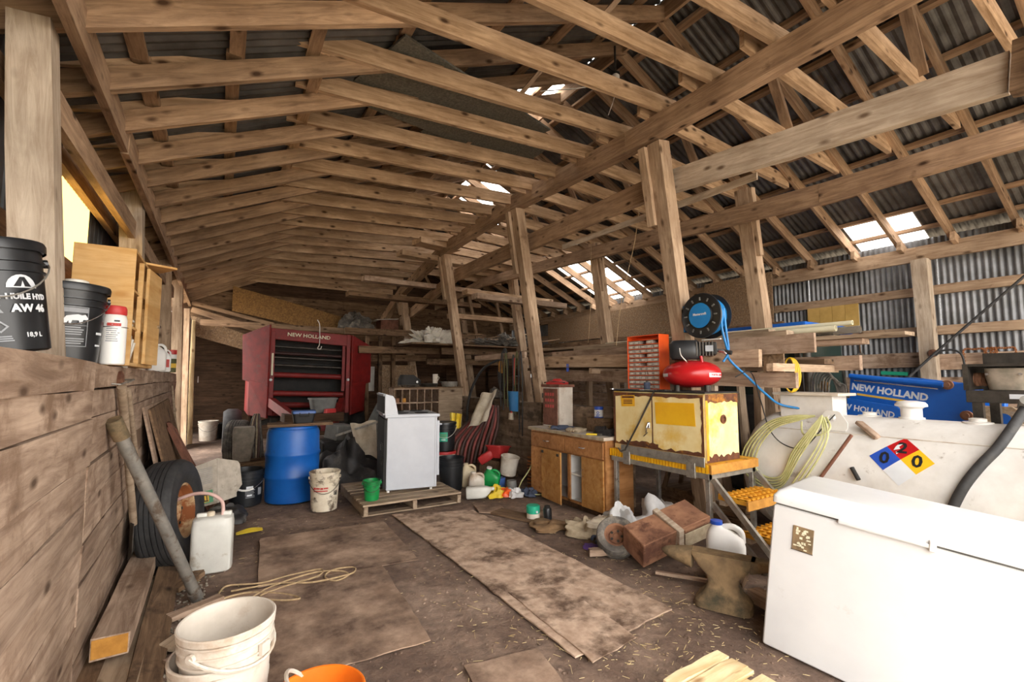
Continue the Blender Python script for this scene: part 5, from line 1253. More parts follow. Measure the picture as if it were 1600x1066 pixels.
MB().box(-.27, .77, .845, .853, 1.05, 2.03).build('cab_glass', 'glass_dark', t)
MB().tube([(-.42, .70, 1.05), (-.42, .72, 2.0)], .045, 14).build('exhaust', 'steel_dark', t, smooth=40)
MB().lathe([(.05, 0), (.06, .02), (.045, .03)], 16, RT((-.40, .55, 1.36), (0, -PI/2, 0))).build('lamp', 'orange_end', t, smooth=30)
for x in (-.42, .95):
    w_ = MB().lathe([(.30, -.12), (.55, -.15), (.62, -.10), (.62, .10), (.55, .15), (.30, .12)], 32, RT((x, 1.45, .62), (0, PI/2, 0))).build('rear_wheel', 'rubber', t, smooth=40)
    w_ = MB().lathe([(.2, -.1), (.36, -.12), (.42, -.08), (.42, .08), (.36, .12), (.2, .1)], 28, RT((x+(.1 if x < 0 else -.1), -.35, .42), (0, PI/2, 0))).build('front_wheel', 'rubber', t, smooth=40)
for k in range(7):
    MB().tube(smooth_pts([(-.44-.012*k, .66-.03*k, 1.05), (-.46, .66-.03*k, 1.40), (-.45, .60-.03*k, 1.56-.02*k), (-.45, .50-.02*k, 1.54-.03*k), (-.44, .42-.015*k, 1.36), (-.44, .40-.01*k, 1.10)], 6), .010, 7).build('hydraulic_hose', 'rubber_grey', t, smooth=60)
MB().box(-.40, -.30, 1.05, 1.25, 1.72, 1.86).build('mirror', 'concrete', t, bev=.02)

# ---- pump unit over the tank
t = thing('pump_unit', 'dark steel pump frame with grey gearbox at the right edge', 'pump', (5.05, .85, 0))
MB().box(-.06, .02, -.75, .34, 1.26, 1.355).build('rail', 'steel_dark', t, bev=.004)
MB().box(.40, .48, -.75, .34, 1.26, 1.355).build('rail', 'steel_dark', t, bev=.004)
MB().box(.46, .49, -.75, .34, 1.355, 1.66).build('back_plate', 'steel_dark', t); MB().box(-.06, .49, .32, .35, 1.355, 1.56).build('end_plate', 'steel_dark', t)
MB().box(-.05, .48, -.75, .35, 1.54, 1.56).build('top_plate', 'steel_dark', t)
g = MB().loft([(0, 0, 0, .10, .10, 4), (0, 0, .10, .115, .115, 4), (0, 0, .165, .115, .115, 5)], 24, RT((.10, .13, 1.36))).build('gearbox', 'concrete', t, smooth=35)
for y in (.04, .22): MB().lathe([(.01, 0), (.01, .01)], 8, RT((-.02, y, 1.48), (0, -PI/2, 0))).build('bolt', 'chrome', g)
for k in range(4): MB().lathe([(.05, 0), (.055, .02), (.045, .03)], 16, RT((.12, .25+.02*k, 1.44), (-PI/2, 0, 0))).build('coupling', 'rust', t, smooth=30)
MB().tube(smooth_pts([(.02, -.10, 1.46), (-.02, -.16, 1.46), (-.03, -.22, 1.44), (-.03, -.24, 1.34)], 5), .035, 12).build('elbow', 'galv_pipe', t, smooth=50)
MB().box(-.064, -.06, -.02, .10, 1.295, 1.33).build('plate', 'print_white', t)
for y in (-.65, .28):
    for x in (-.02, .44): MB().box(x-.03, x+.03, y-.03, y+.03, (1.062 if x < .2 else 0), 1.26).build('stand', 'steel_dark', t)
# chains and cables by the right wall
for k, (y0, y1, dz, s) in enumerate([(1.86, 1.68, .16, 'rusty chain looped over the girt, left of the pump frame'), (1.66, 1.60, .2, 'rusty chain hanging straight in the middle of the girt'), (1.58, 1.42, .15, 'rusty chain draped to the right end of the girt'), (1.62, 1.575, .23, 'doubled rusty chain hanging next to the middle chain')]):
    tt = thing('chain', s, 'chain', (7.86, (y0+y1)/2, 1.80)); mb = MB()
    P = smooth_pts([(0, (y0-y1)/2, -dz), (0, (y0-y1)/2, 0), (0, 0, .005), (0, -(y0-y1)/2, 0), (0, -(y0-y1)/2, -dz*.9)], 8)
    for i in range(0, len(P)-1):
        d = P[i+1]-P[i]
        if d.length < 1e-4: continue
        T = MX.Translation((P[i]+P[i+1])/2) @ frame(d).to_4x4() @ MX.Rotation(PI/2*(i % 2), 4, 'X')
        mb.tube([(d.length*.75*math.cos(a), .011*math.sin(a), 0) for a in [2*PI*q_/8 for q_ in range(8)]], .0045, 5, True, T)
    tag(mb.build('links', 'chain_rust', tt), kind='stuff')
t = thing('black_cable', 'taut black cable slanting from the right wall post to the upper right', 'cable', (0, 0, 0))
MB().tube([(7.6, .9, 2.95), (7.66, 1.5, 2.36), (7.70, 2.1, 1.76), (7.5, 2.42, 1.35)], .016, 8).build('line', 'rubber', t, smooth=60)
t = thing('black_cable', 'slack black cable looping off the right wall post', 'cable', (0, 0, 0))
MB().tube(smooth_pts([(7.74, 2.10, 1.74), (7.74, 2.02, 1.80), (7.74, 1.90, 1.79), (7.74, 1.84, 1.68), (7.74, 1.84, 1.35)], 6), .012, 8).build('line', 'rubber', t, smooth=60)
tag(MB().lathe([(.03, -.02), (.05, -.01), (.05, .01), (.03, .02)], 14, RT((0, 0, 0), (0, PI/2, 0))).build('insulator', 'rust', smooth=30, loc=(7.76, 2.13, 1.77)), 'rusty ring insulator on the right wall post', 'insulator')
tag(MB().box(0, .03, -.3, 0, 0, .05).build('green_strip', 'teal', loc=(7.9, 2.75, 1.50), rot=(.06, 0, 0)), 'pale green strip lying on the ledge of the right wall', 'strip')
t = thing('trowel', 'grey pointed trowel hanging on the right wall', 'trowel', (8.02, 3.02, 1.62))
MB().prism([(0, 0), (.05, .10), (.035, .2), (-.035, .2), (-.05, .10)], 0, .006, MX(((0, 0, -1, 0), (1, 0, 0, 0), (0, 1, 0, 0), (0, 0, 0, 1)))).build('blade', 'galv_pipe', t); MB().tube([(-.004, 0, .2), (-.02, 0, .24), (-.02, 0, .34)], .01, 8).build('handle', 'old_wood', t)

# ---- floor clutter in front of the benches
wheel('worn_tire', 'small worn tire with deep rusty rim lying against the rusty box', (2.83, 2.87, .135), (-.50, -.50, .70), .165, .13, .088, 'rubber_grey', 'rust', 'tire', 3)
def qbox(t, name, base_, top, m):
    # a tapered box from a base polygon to a top polygon (four corners each)
    return MB().add(base_+top, [(3, 2, 1, 0), (4, 5, 6, 7)]+[(i, (i+1) % 4, 4+(i+1) % 4, 4+i) for i in range(4)]).build(name, m, t, bev=.006)
t = thing('rusty_box', 'rusty sheet metal box tipped over between wheel and anvil', 'metal box', (2.76, 2.52, .02), (0, 0, 0))
t.rotation_euler = (MX.Rotation(-.22, 3, 'Z') @ MX.Rotation(-.24, 3, 'Y') @ MX.Rotation(.30, 3, 'X')).to_euler()
qbox(t, 'body', [(0, 0, 0), (.62, .02, 0), (.62, .26, 0), (0, .26, 0)], [(-.01, -.03, .23), (.64, -.02, .22), (.62, .24, .20), (0, .24, .22)], 'rust')
MB().box(.30, .35, -.05, .26, .0, .235, RT((0, 0, 0), (0, 0, 0))).build('strap', 'grey_wood', t, bev=.004)
MB().box(.36, .63, -.045, .25, .19, .215).build('lid_half', 'rust', t, bev=.004)
MB().box(.37, .62, -.038, -.028, .05, .17).build('worn_panel', 'cloth_tan', t, bev=.002)
# anvil
t = thing('anvil', 'old rusty iron anvil standing on the dirt left of the freezer', 'anvil', (2.80, 1.885, 0), (0, 0, -1.12))
sec = [(0, 0, 0, .17, .13, 5), (0, 0, .035, .165, .125, 5), (0, 0, .085, .115, .085, 4), (0, 0, .14, .092, .068, 4), (0, 0, .18, .098, .066, 4), (0, 0, .23, .15, .06, 6), (0, 0, .30, .19, .06, 10), (0, 0, .315, .19, .06, 10)]
MB().loft(sec, 32).build('body', 'anvil_iron', t, smooth=35)
hn = []
for k in range(9):
    f_ = k/8; hn.append((0, 0, f_*.20, .058*(1-f_)**.6+.010, .06*(1-f_)**.6+.010, 2.3))
MB().loft(hn, 20, RT((-.185, 0, .262), (0, -PI/2+.06, 0))).build('horn', 'anvil_iron', t, smooth=60)
MB().prism([(.16, .235), (.30, .28), (.30, .315), (.16, .315)], -.058, .058, MX(((1, 0, 0, 0), (0, 0, 1, 0), (0, 1, 0, 0), (0, 0, 0, 1)))).build('heel', 'anvil_iron', t, bev=.006)
board('wood_scrap', 'broken board end lying between anvil and freezer', (2.93, 1.56, .05), (2.98, 1.80, .06), .10, .07, 'plank_wood', 'wood scrap')
board('wood_stick', 'narrow stick under the rusty box beside the anvil', (2.78, 2.42, .02), (3.02, 2.02, .03), .03, .02, 'plank_wood', 'stick')
board('wood_stick', 'round stub of wood left of the small wheel', (2.60, 2.95, .035), (2.76, 2.86, .04), .055, .05, 'plank_wood', 'stick')
# white jug with blue cap
t = jug('coolant_jug', 'white plastic jug with blue cap behind the anvil', (3.16, 2.10, .05), (0, 0, fcam(3.16, 2.1, .1)), .26, .17, .36, 'white_plain', 'blue_cap')
tag(MB().box(-.16, .16, -.12, .12, 0, .05).build('wood_block', 'old_wood', loc=(3.17, 2.1, 0), rot=(0, 0, .4)), 'dark wood block under the blue capped jug', 'block')
# plastic bags and junk
heap('plastic_bag', 'crumpled white plastic bag lying between the platform legs', (3.62, 3.02, 0), .26, .26, 'plastic_bag', 'plastic bag', 3, 1, 1.1, 30, .6)
heap('plastic_bag', 'bunched white plastic bag in front of the platform leg', (3.26, 3.24, 0), .15, .20, 'plastic_bag', 'plastic bag', 7, 1, 1.1, 30, .7)
heap('rag_pile', 'heap of tan leather scraps in front of the base cabinet', (2.98, 3.42, 0), .17, .10, 'cloth_tan', 'rags', 5, 1, 1.2, 30, .8)
heap('bark_pile', 'flattened brown heap of bark left of the leather scraps', (2.78, 3.72, 0), .17, .05, 'cloth_brown', 'bark', 9, 1.2, 1, 26, .6)
glove('work_glove', 'worn tan glove with pointing fingers on the scrap heap', (3.02, 3.30, .10), -1.2, 'cloth_cream', 1.2)
glove('work_glove', 'blue and tan work glove lying below the leather scraps', (2.94, 3.14, .015), 2.2, 'cloth_blue', 1.0)
heap('purple_rag', 'small purple rag on the dirt left of the small wheel', (2.76, 3.06, 0), .07, .025, 'purple', 'rag', 4, 1, 1.6)
t = thing('horseshoe', 'curved pale strap sticking up from the scrap heap', 'strap', (3.12, 3.22, .02), (0, 0, .6))
MB().tube(smooth_pts([(-.10, 0, .0), (-.08, 0, .10), (0, 0, .16), (.10, 0, .12), (.13, 0, .0)], 6), .012, 6).build('strap', 'cloth_cream', t, smooth=60)
# cans
t = thing('paint_can', 'small can with teal lid and white body on the dirt', 'paint can', (2.79, 4.02, 0), (0, 0, fcam(2.79, 4.02)))
MB().lathe([(.065, 0), (.068, .004), (.068, .075)], 24, cap1=True).build('body', 'white_dirty', t, smooth=30); MB().lathe([(.069, .065), (.07, .07), (.07, .135), (.062, .142)], 24).build('lid', 'teal', t, smooth=30)
MB().box(.03, .05, -.072, -.066, .08, .10).build('mark', 'print_white', t)
t = thing('spray_can', 'short black canister beside the teal topped can', 'can', (2.89, 3.90, 0), (0.05, -.1, 0))
MB().lathe([(.04, 0), (.043, .004), (.043, .12), (.036, .132)], 20).build('body', 'black_plastic', t, smooth=30); MB().lathe([(.03, .13), (.03, .15)], 16).build('cap', 'black_dull', t)
board('flat_board', 'old flat board half buried in the dirt near the teal can', (2.60, 4.45, .008), (2.95, 3.55, .008), .20, .02, 'old_wood', 'board')
matobj('sheet_scrap', 'torn brown scrap of sheet lying at the far end of the mat', [(2.42, 4.5), (2.68, 4.3), (2.75, 4.62), (2.5, 4.8)], .0, .012, 'plywood_floor', 'scrap')
# loose planks and hoses stored under the platform
for k in range(4): board('stored_plank', ['lowest plank stored under the step platform', 'second plank stored under the step platform', 'third plank stored under the step platform', 'top plank stored under the step platform'][k], (4.30+.03*k, 3.7, .03+.05*k), (4.22+.04*k, 2.62, .03+.05*k), .12, .04, 'old_wood', 'plank')
t = thing('work_stool', 'low wooden stool with slanted legs under the step platform', 'stool', (4.42, 3.35, .24))
MB().box(-.14, .14, -.22, .22, .30, .335).build('seat', 'old_wood', t)
for sx in (-1, 1):
    for sy in (-1, 1): timber('leg', (sx*.14, sy*.22, 0), (sx*.09, sy*.15, .30), .05, .03, 'old_wood', t, up=(0, 1, 0))
tag(MB().box(-.2, .2, -.3, .3, 0, .235).build('storage_crate', 'old_wood', loc=(4.5, 3.35, 0)), 'dark crate carrying the stool under the platform', 'crate')
# ================================================================== MIDDLE AND BACK
# ---- pallet with stove
sa = -.175
def pallet(name, label, loc, rz, L_, W_, nsl, m='pallet_wood'):
    t = thing(name, label, 'pallet', loc, (0, 0, rz))
    for k in range(nsl): timber('slat', (0, W_*(k+.5)/nsl, .115), (L_, W_*(k+.5)/nsl, .115), W_/nsl*.82, .018, m, t, j=.002)
    for k in range(3): timber('runner', (.03+(L_-.06)*k/2, 0, .06), (.03+(L_-.06)*k/2, W_, .06), .045, .09, m, t)
    for k in (0, nsl-1): timber('bottom_slat', (0, W_*(k+.5)/nsl, .008), (L_, W_*(k+.5)/nsl, .008), .1, .014, m, t, j=.001)
    return t
pallet('pallet', 'weathered grey pallet carrying the white stove', (1.31, 4.98, .0), sa*.1, 1.12, 1.20, 8)
t = thing('stove', 'white kitchen stove seen from its side on a pallet', 'stove', (1.63, 5.36, .126), (0, 0, sa))
SD, SW, SHt = .62, .72, .86
MB().box(.03, SD, 0, SW, .03, SHt).build('body', 'white_enamel', t, bev=.006)
MB().box(0, .03, .01, SW-.01, .05, SHt-.02).build('back_panel', 'black_dull', t)
for k in range(12): MB().box(-.006, .002, .08, .26, .30+.022*k, .312+.022*k).build('louver', 'steel_dark', t)
MB().box(-.004, .002, .30, .34, .45, .52).build('terminal_cover', 'print_grey', t)
MB().box(.005, SD+.03, -.008, SW+.008, SHt, SHt+.035).build('cooktop', 'white_enamel', t, bev=.008, seg=2)
MB().box(.12, SD-.01, .03, SW-.03, SHt+.035, SHt+.038).build('hob', 'print_grey', t)
for x, y in ((.22, .18), (.22, .54), (.46, .18), (.46, .54)): MB().lathe([(.08, 0), (.085, .006), (.06, .008)], 20, RT((x, y, SHt+.038))).build('burner', 'black_dull', t)
MB().prism([(0, SHt+.03), (.155, SHt+.03), (.115, SHt+.22), (.09, SHt+.255), (.0, SHt+.28)], 0, .02, MX(((1, 0, 0, 0), (0, 0, 1, -.004), (0, 1, 0, 0), (0, 0, 0, 1)))).build('end_cap', 'white_enamel', t, bev=.004)
MB().prism([(0, SHt+.03), (.155, SHt+.03), (.115, SHt+.22), (.09, SHt+.255), (.0, SHt+.28)], 0, .02, MX(((1, 0, 0, 0), (0, 0, 1, SW-.016), (0, 1, 0, 0), (0, 0, 0, 1)))).build('end_cap', 'white_enamel', t, bev=.004)
MB().prism([(.015, SHt+.04), (.14, SHt+.04), (.105, SHt+.21), (.08, SHt+.24), (.015, SHt+.26)], 0, SW-.036, MX(((1, 0, 0, 0), (0, 0, 1, .018), (0, 1, 0, 0), (0, 0, 0, 1)))).build('control_panel', 'black_plastic', t)
MB().box(-.012, .012, .01, SW-.01, SHt+.05, SHt+.25).build('rear_cover', 'black_dull', t)
for z in (SHt+.045, SHt+.265): MB().box(-.02, .0, 0, SW, z-.012, z+.008).build('rear_trim', 'print_grey', t)
MB().box(SD, SD+.035, .02, SW-.02, .16, SHt-.05).build('oven_door', 'white_enamel', t, bev=.006)
MB().tube([(SD+.035, .08, SHt-.1), (SD+.07, .09, SHt-.1), (SD+.07, SW-.09, SHt-.1), (SD+.035, SW-.08, SHt-.1)], .012, 8).build('oven_handle', 'white_enamel', t, smooth=40)
MB().box(SD-.028, SD-.024, -.0016, .0, .05, SHt-.01).build('panel_seam', 'print_grey', t)
for x in (.06, SD-.06):
    for y in (.05, SW-.05): MB().lathe([(.018, 0), (.018, .03)], 10, RT((x, y, 0))).build('foot', 'white_plain', t)
x, y = 1.45, 5.18
t = pail('green_bucket', 'small green bucket on the corner of the pallet', 'bucket', (x, y, .125), fcam(x, y), .215, .092, .075, 'green_plastic', handle='hug', hm='steel_dark', n=28)
# ---- pails behind the stove
x, y = 2.60, 5.62
pail('black_bucket', 'plain black bucket standing right behind the stove', 'bucket', (x, y, 0), fcam(x, y), .42, .165, .14, 'black_plastic', ribs=3)
x, y = 2.78, 6.25
pail('white_pail', 'white pail with red lid under the green labelled pail', 'pail', (x, y, 0), fcam(x, y), .40, .16, .145, 'white_dirty', lid='red_plastic')
t = pail('oil_pail', 'black pail with a green and white label on top of a white pail', 'pail', (x, y, .412), fcam(x, y), .40, .16, .145, 'black_plastic', lid='black_plastic', handle='hug', hm='white_wire')
decal(rect(-.06, -.06, .12, .13, 6), 'teal', t, side_at(.1565, .2, -.1), .156, 'label'); decal(rect(-.045, .0, .09, .05, 5), 'print_green', t, side_at(.158, .2, -.1), .157, 'label'); decal(rect(-.03, -.01, .06, .012, 4), 'print_white', t, side_at(.1595, .17, -.1), .157, 'label')
drape('yellow_mesh', 'yellow mesh bag hanging beside the green labelled pail', (3.02, 6.6, .92), (3.16, 6.45, .90), (2.99, 6.55, .66), (3.12, 6.4, .70), 'yellow_plastic', 'bag', .025, 2.5, 1)
# ---- pile of jugs
jug('oil_jug', 'beige oil jug standing next to the black bucket', (2.88, 5.66, 0), (0, 0, fcam(2.88, 5.66, .2)), .20, .13, .31, 'jug_beige', 'jug_beige')
jug('oil_jug', 'dirty white jug standing in front of the beige jug', (2.84, 5.36, 0), (0, 0, fcam(2.84, 5.36, .1)), .20, .12, .25, 'white_dirty', 'white_dirty')
jug('oil_jug', 'clear plastic jug lying on its side on the dirt', (2.56, 5.10, .07), (0, PI/2-.05, -.5), .14, .14, .34, 'jug_clear', 'jug_clear', hand=False)
jug('oil_jug', 'bright green oil jug leaning among the other jugs', (3.04, 5.36, .0), (.1, .15, fcam(3.04, 5.36, -.2)), .22, .13, .29, 'green_plastic', 'white_plain')
t = jug('oil_jug', 'small red and white bottle lying on the jugs', (3.20, 5.95, .26), (.2, 1.0, -.4), .13, .09, .27, 'red_plastic', 'white_plain')
t = thing('red_funnel_box', 'red plastic trough resting over the tipped white bucket', 'trough', (3.44, 5.85, .30), (0, .12, .5))
MB().loft([(0, 0, 0, .10, .09, 5), (0, 0, .16, .17, .13, 5)], 24).build('body', 'red_plastic', t, smooth=40); MB().loft([(0, 0, .16, .185, .145, 5), (0, 0, .175, .185, .145, 5)], 24).build('rim', 'red_plastic', t, smooth=40)
tag(MB().box(-.2, .2, -.2, .2, 0, .27).build('junk_crate', 'old_wood', loc=(3.52, 5.95, 0), rot=(0, 0, .3)), 'dark crate buried under the red trough', 'crate')
pail('white_bucket', 'tipped white bucket under the red trough', 'bucket', (3.38, 5.48, .14), 0, .25, .125, .11, 'white_dirty', rot=(.12, .16, fcam(3.38, 5.48)), ribs=0)
tag(MB().lathe([(.07, 0), (.075, .005), (.06, .14), (.055, .14)], 16).build('cup', 'grey_plastic', smooth=30, loc=(3.22, 5.12, 0)), 'grey plastic cup below the tipped bucket', 'cup')
tag(MB().loft([(0, 0, 0, .07, .07, 4), (0, 0, .13, .07, .07, 4)], 16).build('drum', 'blue_lid', smooth=40, loc=(3.20, 5.40, 0)), 'blue plastic container beside the green jug', 'container')
for k, (a, b, mm, s) in enumerate([(2.92, 5.0, 'yellow_plastic', 'crumpled yellow snack bag at the foot of the jugs'), (3.06, 4.98, 'orange_paint', 'crumpled orange and white wrapper beside the yellow bag'), (3.02, 5.14, 'yellow_plastic', 'second crumpled yellow bag below the green jug'), (3.13, 4.9, 'plastic_bag', 'white and red crumpled wrapper near the grey cup')]):
    heap('snack_bag', s, (a, b, 0), .085, .08, mm, 'wrapper', 11+k, 1.2, 1, 26, .9)
heap('blue_rag', 'small grey and blue rag beside the base cabinet corner', (3.30, 4.84, 0), .08, .07, 'cloth_blue', 'rag', 21, 1, 1, 26, .9)
t = thing('coil_spring', 'rusty coil spring standing between the bucket and base cabinet', 'spring', (3.56, 5.12, .0))
MB().tube([(.075*math.cos(a), .075*math.sin(a), .01+.42*i/120) for i, a in enumerate([2*PI*9*i/120 for i in range(121)])], .011, 6).build('coil', 'chain_rust', t, smooth=60)
t = thing('thin_hose', 'thin yellow hose curving over the coil spring', 'hose', (0, 0, 0))
MB().tube(smooth_pts([(3.48, 5.0, .40), (3.40, 4.98, .28), (3.28, 5.0, .12), (3.22, 4.94, .02), (3.30, 4.84, .012), (3.42, 4.74, .012)], 6), .008, 6).build('line', 'hose_green', t, smooth=60)
# ---- striped hose bundle against the logs, cloth over it
t = thing('hose_bundle', 'bundle of red and brown hoses leaning on the log wall', 'hoses', (3.55, 6.4, 0))
for k in range(13):
    a = k/12; x0 = -.40+.46*a; y0 = .62-.62*a
    P = [(x0, y0, .02+.10*R.random()), (x0+.10, y0+.04, .42), (x0*.6+.16+R.uniform(-.03, .03), y0*.8, .72), (.16+.09*a, .38-.32*a, .97+.05*R.random())]
    MB().tube(smooth_pts(P, 5), .024, 8).build('hose', 'hose_red' if k % 2 else 'hose_brown', t, smooth=60)
drape('canvas_cloth', 'dirty cream canvas hanging over the hose bundle', (3.62, 6.75, 1.18), (3.74, 6.35, 1.26), (3.34, 6.62, .66), (3.52, 6.32, .78), 'cloth_cream', 'cloth', .03, 1.5, 2)
# ---- things hung on the rack rail and post: coils, shovel, red bar
t = thing('coiled_cable', 'black coiled cable with an orange plug hanging on a post', 'cable', (4.0, 6.45, 1.55))
for k in range(5): MB().tube([(.01*k-.12, .14*math.cos(a)*(1-.04*k), .30*math.sin(a)+.02*k) for a in [2*PI*i/24 for i in range(24)]], .011, 6, closed=True).build('loop', 'rubber', t, smooth=60)
MB().lathe([(.02, -.08), (.05, -.05), (.05, .08), (.03, .12)], 14, RT((-.14, 0, .06))).build('plug', 'orange_end', t, smooth=40)
t = thing('black_hose', 'thick black hose arching down behind the hose bundle', 'hose', (0, 0, 0))
MB().tube(smooth_pts([(3.86, 6.55, 1.75), (3.78, 6.9, 1.62), (3.72, 7.15, 1.35), (3.66, 7.25, 1.0), (3.62, 7.2, .6)], 6), .022, 8).build('line', 'rubber', t, smooth=60)
tag(timber('hanging_rail', (3.83, 7.3, 1.80), (3.83, 5.7, 1.80), .04, .09, 'plank_wood'), 'board rail with hooks where the cables hang', 'rail')
t = thing('blue_shovel', 'blue plastic shovel blade hanging below the hook rail', 'shovel', (3.79, 5.98, .95))
MB().patch(lambda u, v: (-.03*math.sin(u*PI), -.16+.32*u*(1-.15*v), .30*(1-v)-.0), 10, 6, .006).build('blade', 'blue_reel', t, smooth=50); MB().tube([(0, 0, .28), (0, .0, .86)], .014, 8).build('handle', 'rubber', t)
t = thing('red_bar', 'long red pole hanging among the cables', 'pole', (3.775, 6.02, .86)); MB().tube([(0, 0, 0), (.02, -.04, .5), (.03, -.05, .9)], .014, 8).build('shaft', 'red_plastic', t, smooth=40); MB().loft([(0, 0, -.04, .03, .05, 3), (0, 0, .06, .025, .04, 3)], 12).build('head', 'cloth_cream', t, smooth=40)
for k, (yy, z1, mm, s) in enumerate([(6.18, 1.0, 'olive', 'dark green cord hanging left of the red pole'), (5.86, .85, 'olive', 'green cord hanging right of the red pole'), (5.76, .6, 'rubber', 'long black cord hanging next to the leaning post'), (6.3, .95, 'rubber', 'looped black cord hanging beside the coiled cable')]):
    tt = thing('hung_cable', s, 'cord', (0, 0, 0)); MB().tube(smooth_pts([(3.79, yy+.05, z1+.05), (3.785, yy+.06, 1.5), (3.79, yy+.02, 1.85), (3.79, yy-.03, 1.5), (3.79, yy-.03, z1)], 6), .010, 6).build('cord', mm, tt, smooth=60)
heap('net_bundle', 'grey bundle of netting on the log wall behind the cables', (3.93, 6.75, 1.12), .12, .14, 'rubber_grey', 'netting', 31, .7, 1.4)
# ---- pigeon-hole unit with pans on it
t = thing('pigeonhole_unit', 'grey wooden pigeonhole unit with a plain door behind the stove', 'shelf unit', (2.40, 7.40, 0), (0, 0, 0))
GW, GH = 1.22, 1.28
MB().box(0, GW, .28, .30, 0, GH).build('back_panel', 'old_wood', t)
for z in (.0, .50, .78, 1.03, GH-.02): MB().box(0, .78, 0, .28, z, z+.02).build('shelf', 'plank_wood', t)
for k in range(7): MB().box(.78*k/6-.007 if k else 0, .78*k/6+.007, .0, .28, 0.02, GH-.02).build('divider', 'plank_wood', t)
MB().box(.78, GW, -.01, .28, 0, GH).build('door', 'pallet_wood', t, bev=.003)
MB().box(-.01, GW+.01, -.02, .31, GH, GH+.02).build('top_board', 'old_wood', t)
for k in range(9):
    o = MB().box(-.03, .03, -.06, .06, 0, R.uniform(.03, .08)).build('hardware_pile', R.choice(['rust', 'chrome', 'red_plastic', 'orange_end']), loc=(2.46+.111*(k % 7)+.01, 7.50, (.80 if k < 7 else 1.04)), bev=.004)
    tag(o, 'small box of hardware in a pigeonhole', 'box', 'boxes in the pigeonholes')
def pan(label, loc, r, h, m):
    t = thing('metal_pan', label, 'pan', loc); MB().lathe([(r*.85, 0), (r*.88, .004), (r, h), (r-.006, h), (r*.84, .008)], 28).build('body', m, t, smooth=35)
    MB().tube([(-r, 0, h*.8), (-r-.05, 0, h), (-r-.02, .04, h)], .007, 6).build('handle', 'steel_dark', t)
pan('round grey metal pan on the right end of the pigeonhole unit', (3.42, 7.50, 1.30), .15, .09, 'galv_pipe')
pan('shiny flat tray on the left of the pigeonhole top', (2.68, 7.45, 1.30), .16, .03, 'chrome')
pan('dark metal pan in the middle of the pigeonhole top', (3.05, 7.52, 1.30), .15, .06, 'steel_dark')
t = thing('old_radio', 'black lumpy appliance on the pigeonhole top', 'appliance', (2.70, 7.55, 1.335)); MB().loft([(0, 0, 0, .19, .09, 4), (0, 0, .08, .19, .09, 4), (-.04, 0, .17, .11, .07, 3)], 22).build('body', 'black_dull', t, smooth=40); MB().lathe([(.02, 0), (.02, .02)], 10, RT((.1, -.09, .05), (PI/2, 0, 0))).build('knob', 'chrome', t)
t = thing('tin_mug', 'small white enamel mug on the pigeonhole unit', 'mug', (3.17, 7.55, 1.36)); MB().lathe([(.04, 0), (.042, .004), (.045, .16), (.04, .16)], 18).build('body', 'white_dirty', t, smooth=30); MB().tube([(.045, 0, .12), (.075, 0, .1), (.045, 0, .04)], .006, 6).build('handle', 'white_dirty', t)
# ---- round baler
BY = 9.35
t = thing('round_baler', 'red round baler with rollers standing at the back of the barn', 'baler', (0, BY, 0))
XZ = lambda y: MX(((1, 0, 0, 0), (0, 0, 1, y), (0, 1, 0, 0), (0, 0, 0, 1)))
x0, x1 = .74, 2.12
MB().prism([(x0, 2.16), (x0, 2.36), (x1+.02, 2.29), (x1+.02, 2.07)], 0, .08, XZ(0)).build('top_bar', 'baler_red', t, bev=.006)
text('NEW HOLLAND', .092, 'print_cream', t, face((1.38, -.0015, 2.235), (0, -1, 0), (.05, 0, 1)), bold=.0015, sx=1.12)
def wallp(pts, y_in, nm, m='baler_red', th=.04):
    # panel through four 3-D points, given a thickness backwards
    P = [V(p) for p in pts]; n_ = (P[1]-P[0]).cross(P[3]-P[0]).normalized()*th
    return MB().add(P+[p+n_ for p in P], [(3, 2, 1, 0), (4, 5, 6, 7), (0, 1, 5, 4), (1, 2, 6, 5), (2, 3, 7, 6), (3, 0, 4, 7)]).build(nm, m, t, bev=.004)
wallp([(x0, 0, 1.28), (x0, 0, 2.42), (.33, .42, 2.24), (.36, .42, 1.42)], 0, 'side_shield')
wallp([(x0, 0, .74), (x0, 0, 1.34), (.46, .30, 1.42), (.50, .30, .78)], 0, 'lower_shield')
wallp([(2.62, .42, 1.36), (2.62, .42, 2.12), (x1+.02, 0, 2.29), (x1+.02, 0, 1.28)], 0, 'side_shield')
wallp([(2.46, .30, .80), (2.50, .30, 1.40), (x1+.02, 0, 1.34), (x1+.02, 0, .74)], 0, 'lower_shield')
for x in (x0, x1-.06): MB().box(x, x+.07, -.01, .07, .78, 2.30).build('upright', 'baler_red', t, bev=.004)
MB().box(x0+.02, x0+.05, -.025, -.01, 1.50, 1.90).build('decal_strip', 'print_cream', t)
MB().box(2.50, 2.52, .28, .30, 1.45, 1.75).build('decal_strip', 'print_yellow', t)
slab('badge', None, [(2.44, .245, 1.88), (2.34, .155, 1.885), (2.34, .155, 1.935), (2.44, .245, 1.93)], -.006, 'print_blue', None, t)
MB().box(x1-.13, x1-.08, .02, .06, 1.2, 2.1).build('inner_strut', 'baler_red', t)
for z, r_, m in ((2.02, .022, 'steel_dark'), (1.90, .03, 'baler_dark'), (1.82, .022, 'steel_dark'), (1.68, .025, 'steel_dark'), (1.50, .05, 'baler_red'), (1.16, .05, 'baler_red'), (.95, .05, 'baler_red'), (.80, .05, 'baler_red')):
    MB().tube([(x0+.06, .14, z+.015), (x1-.08, .14, z-.03)], r_, 12).build('roller', m, t, smooth=40)
MB().box(x0, x1, .50, .54, .7, 2.25).build('belt_wall', 'black_dull', t)
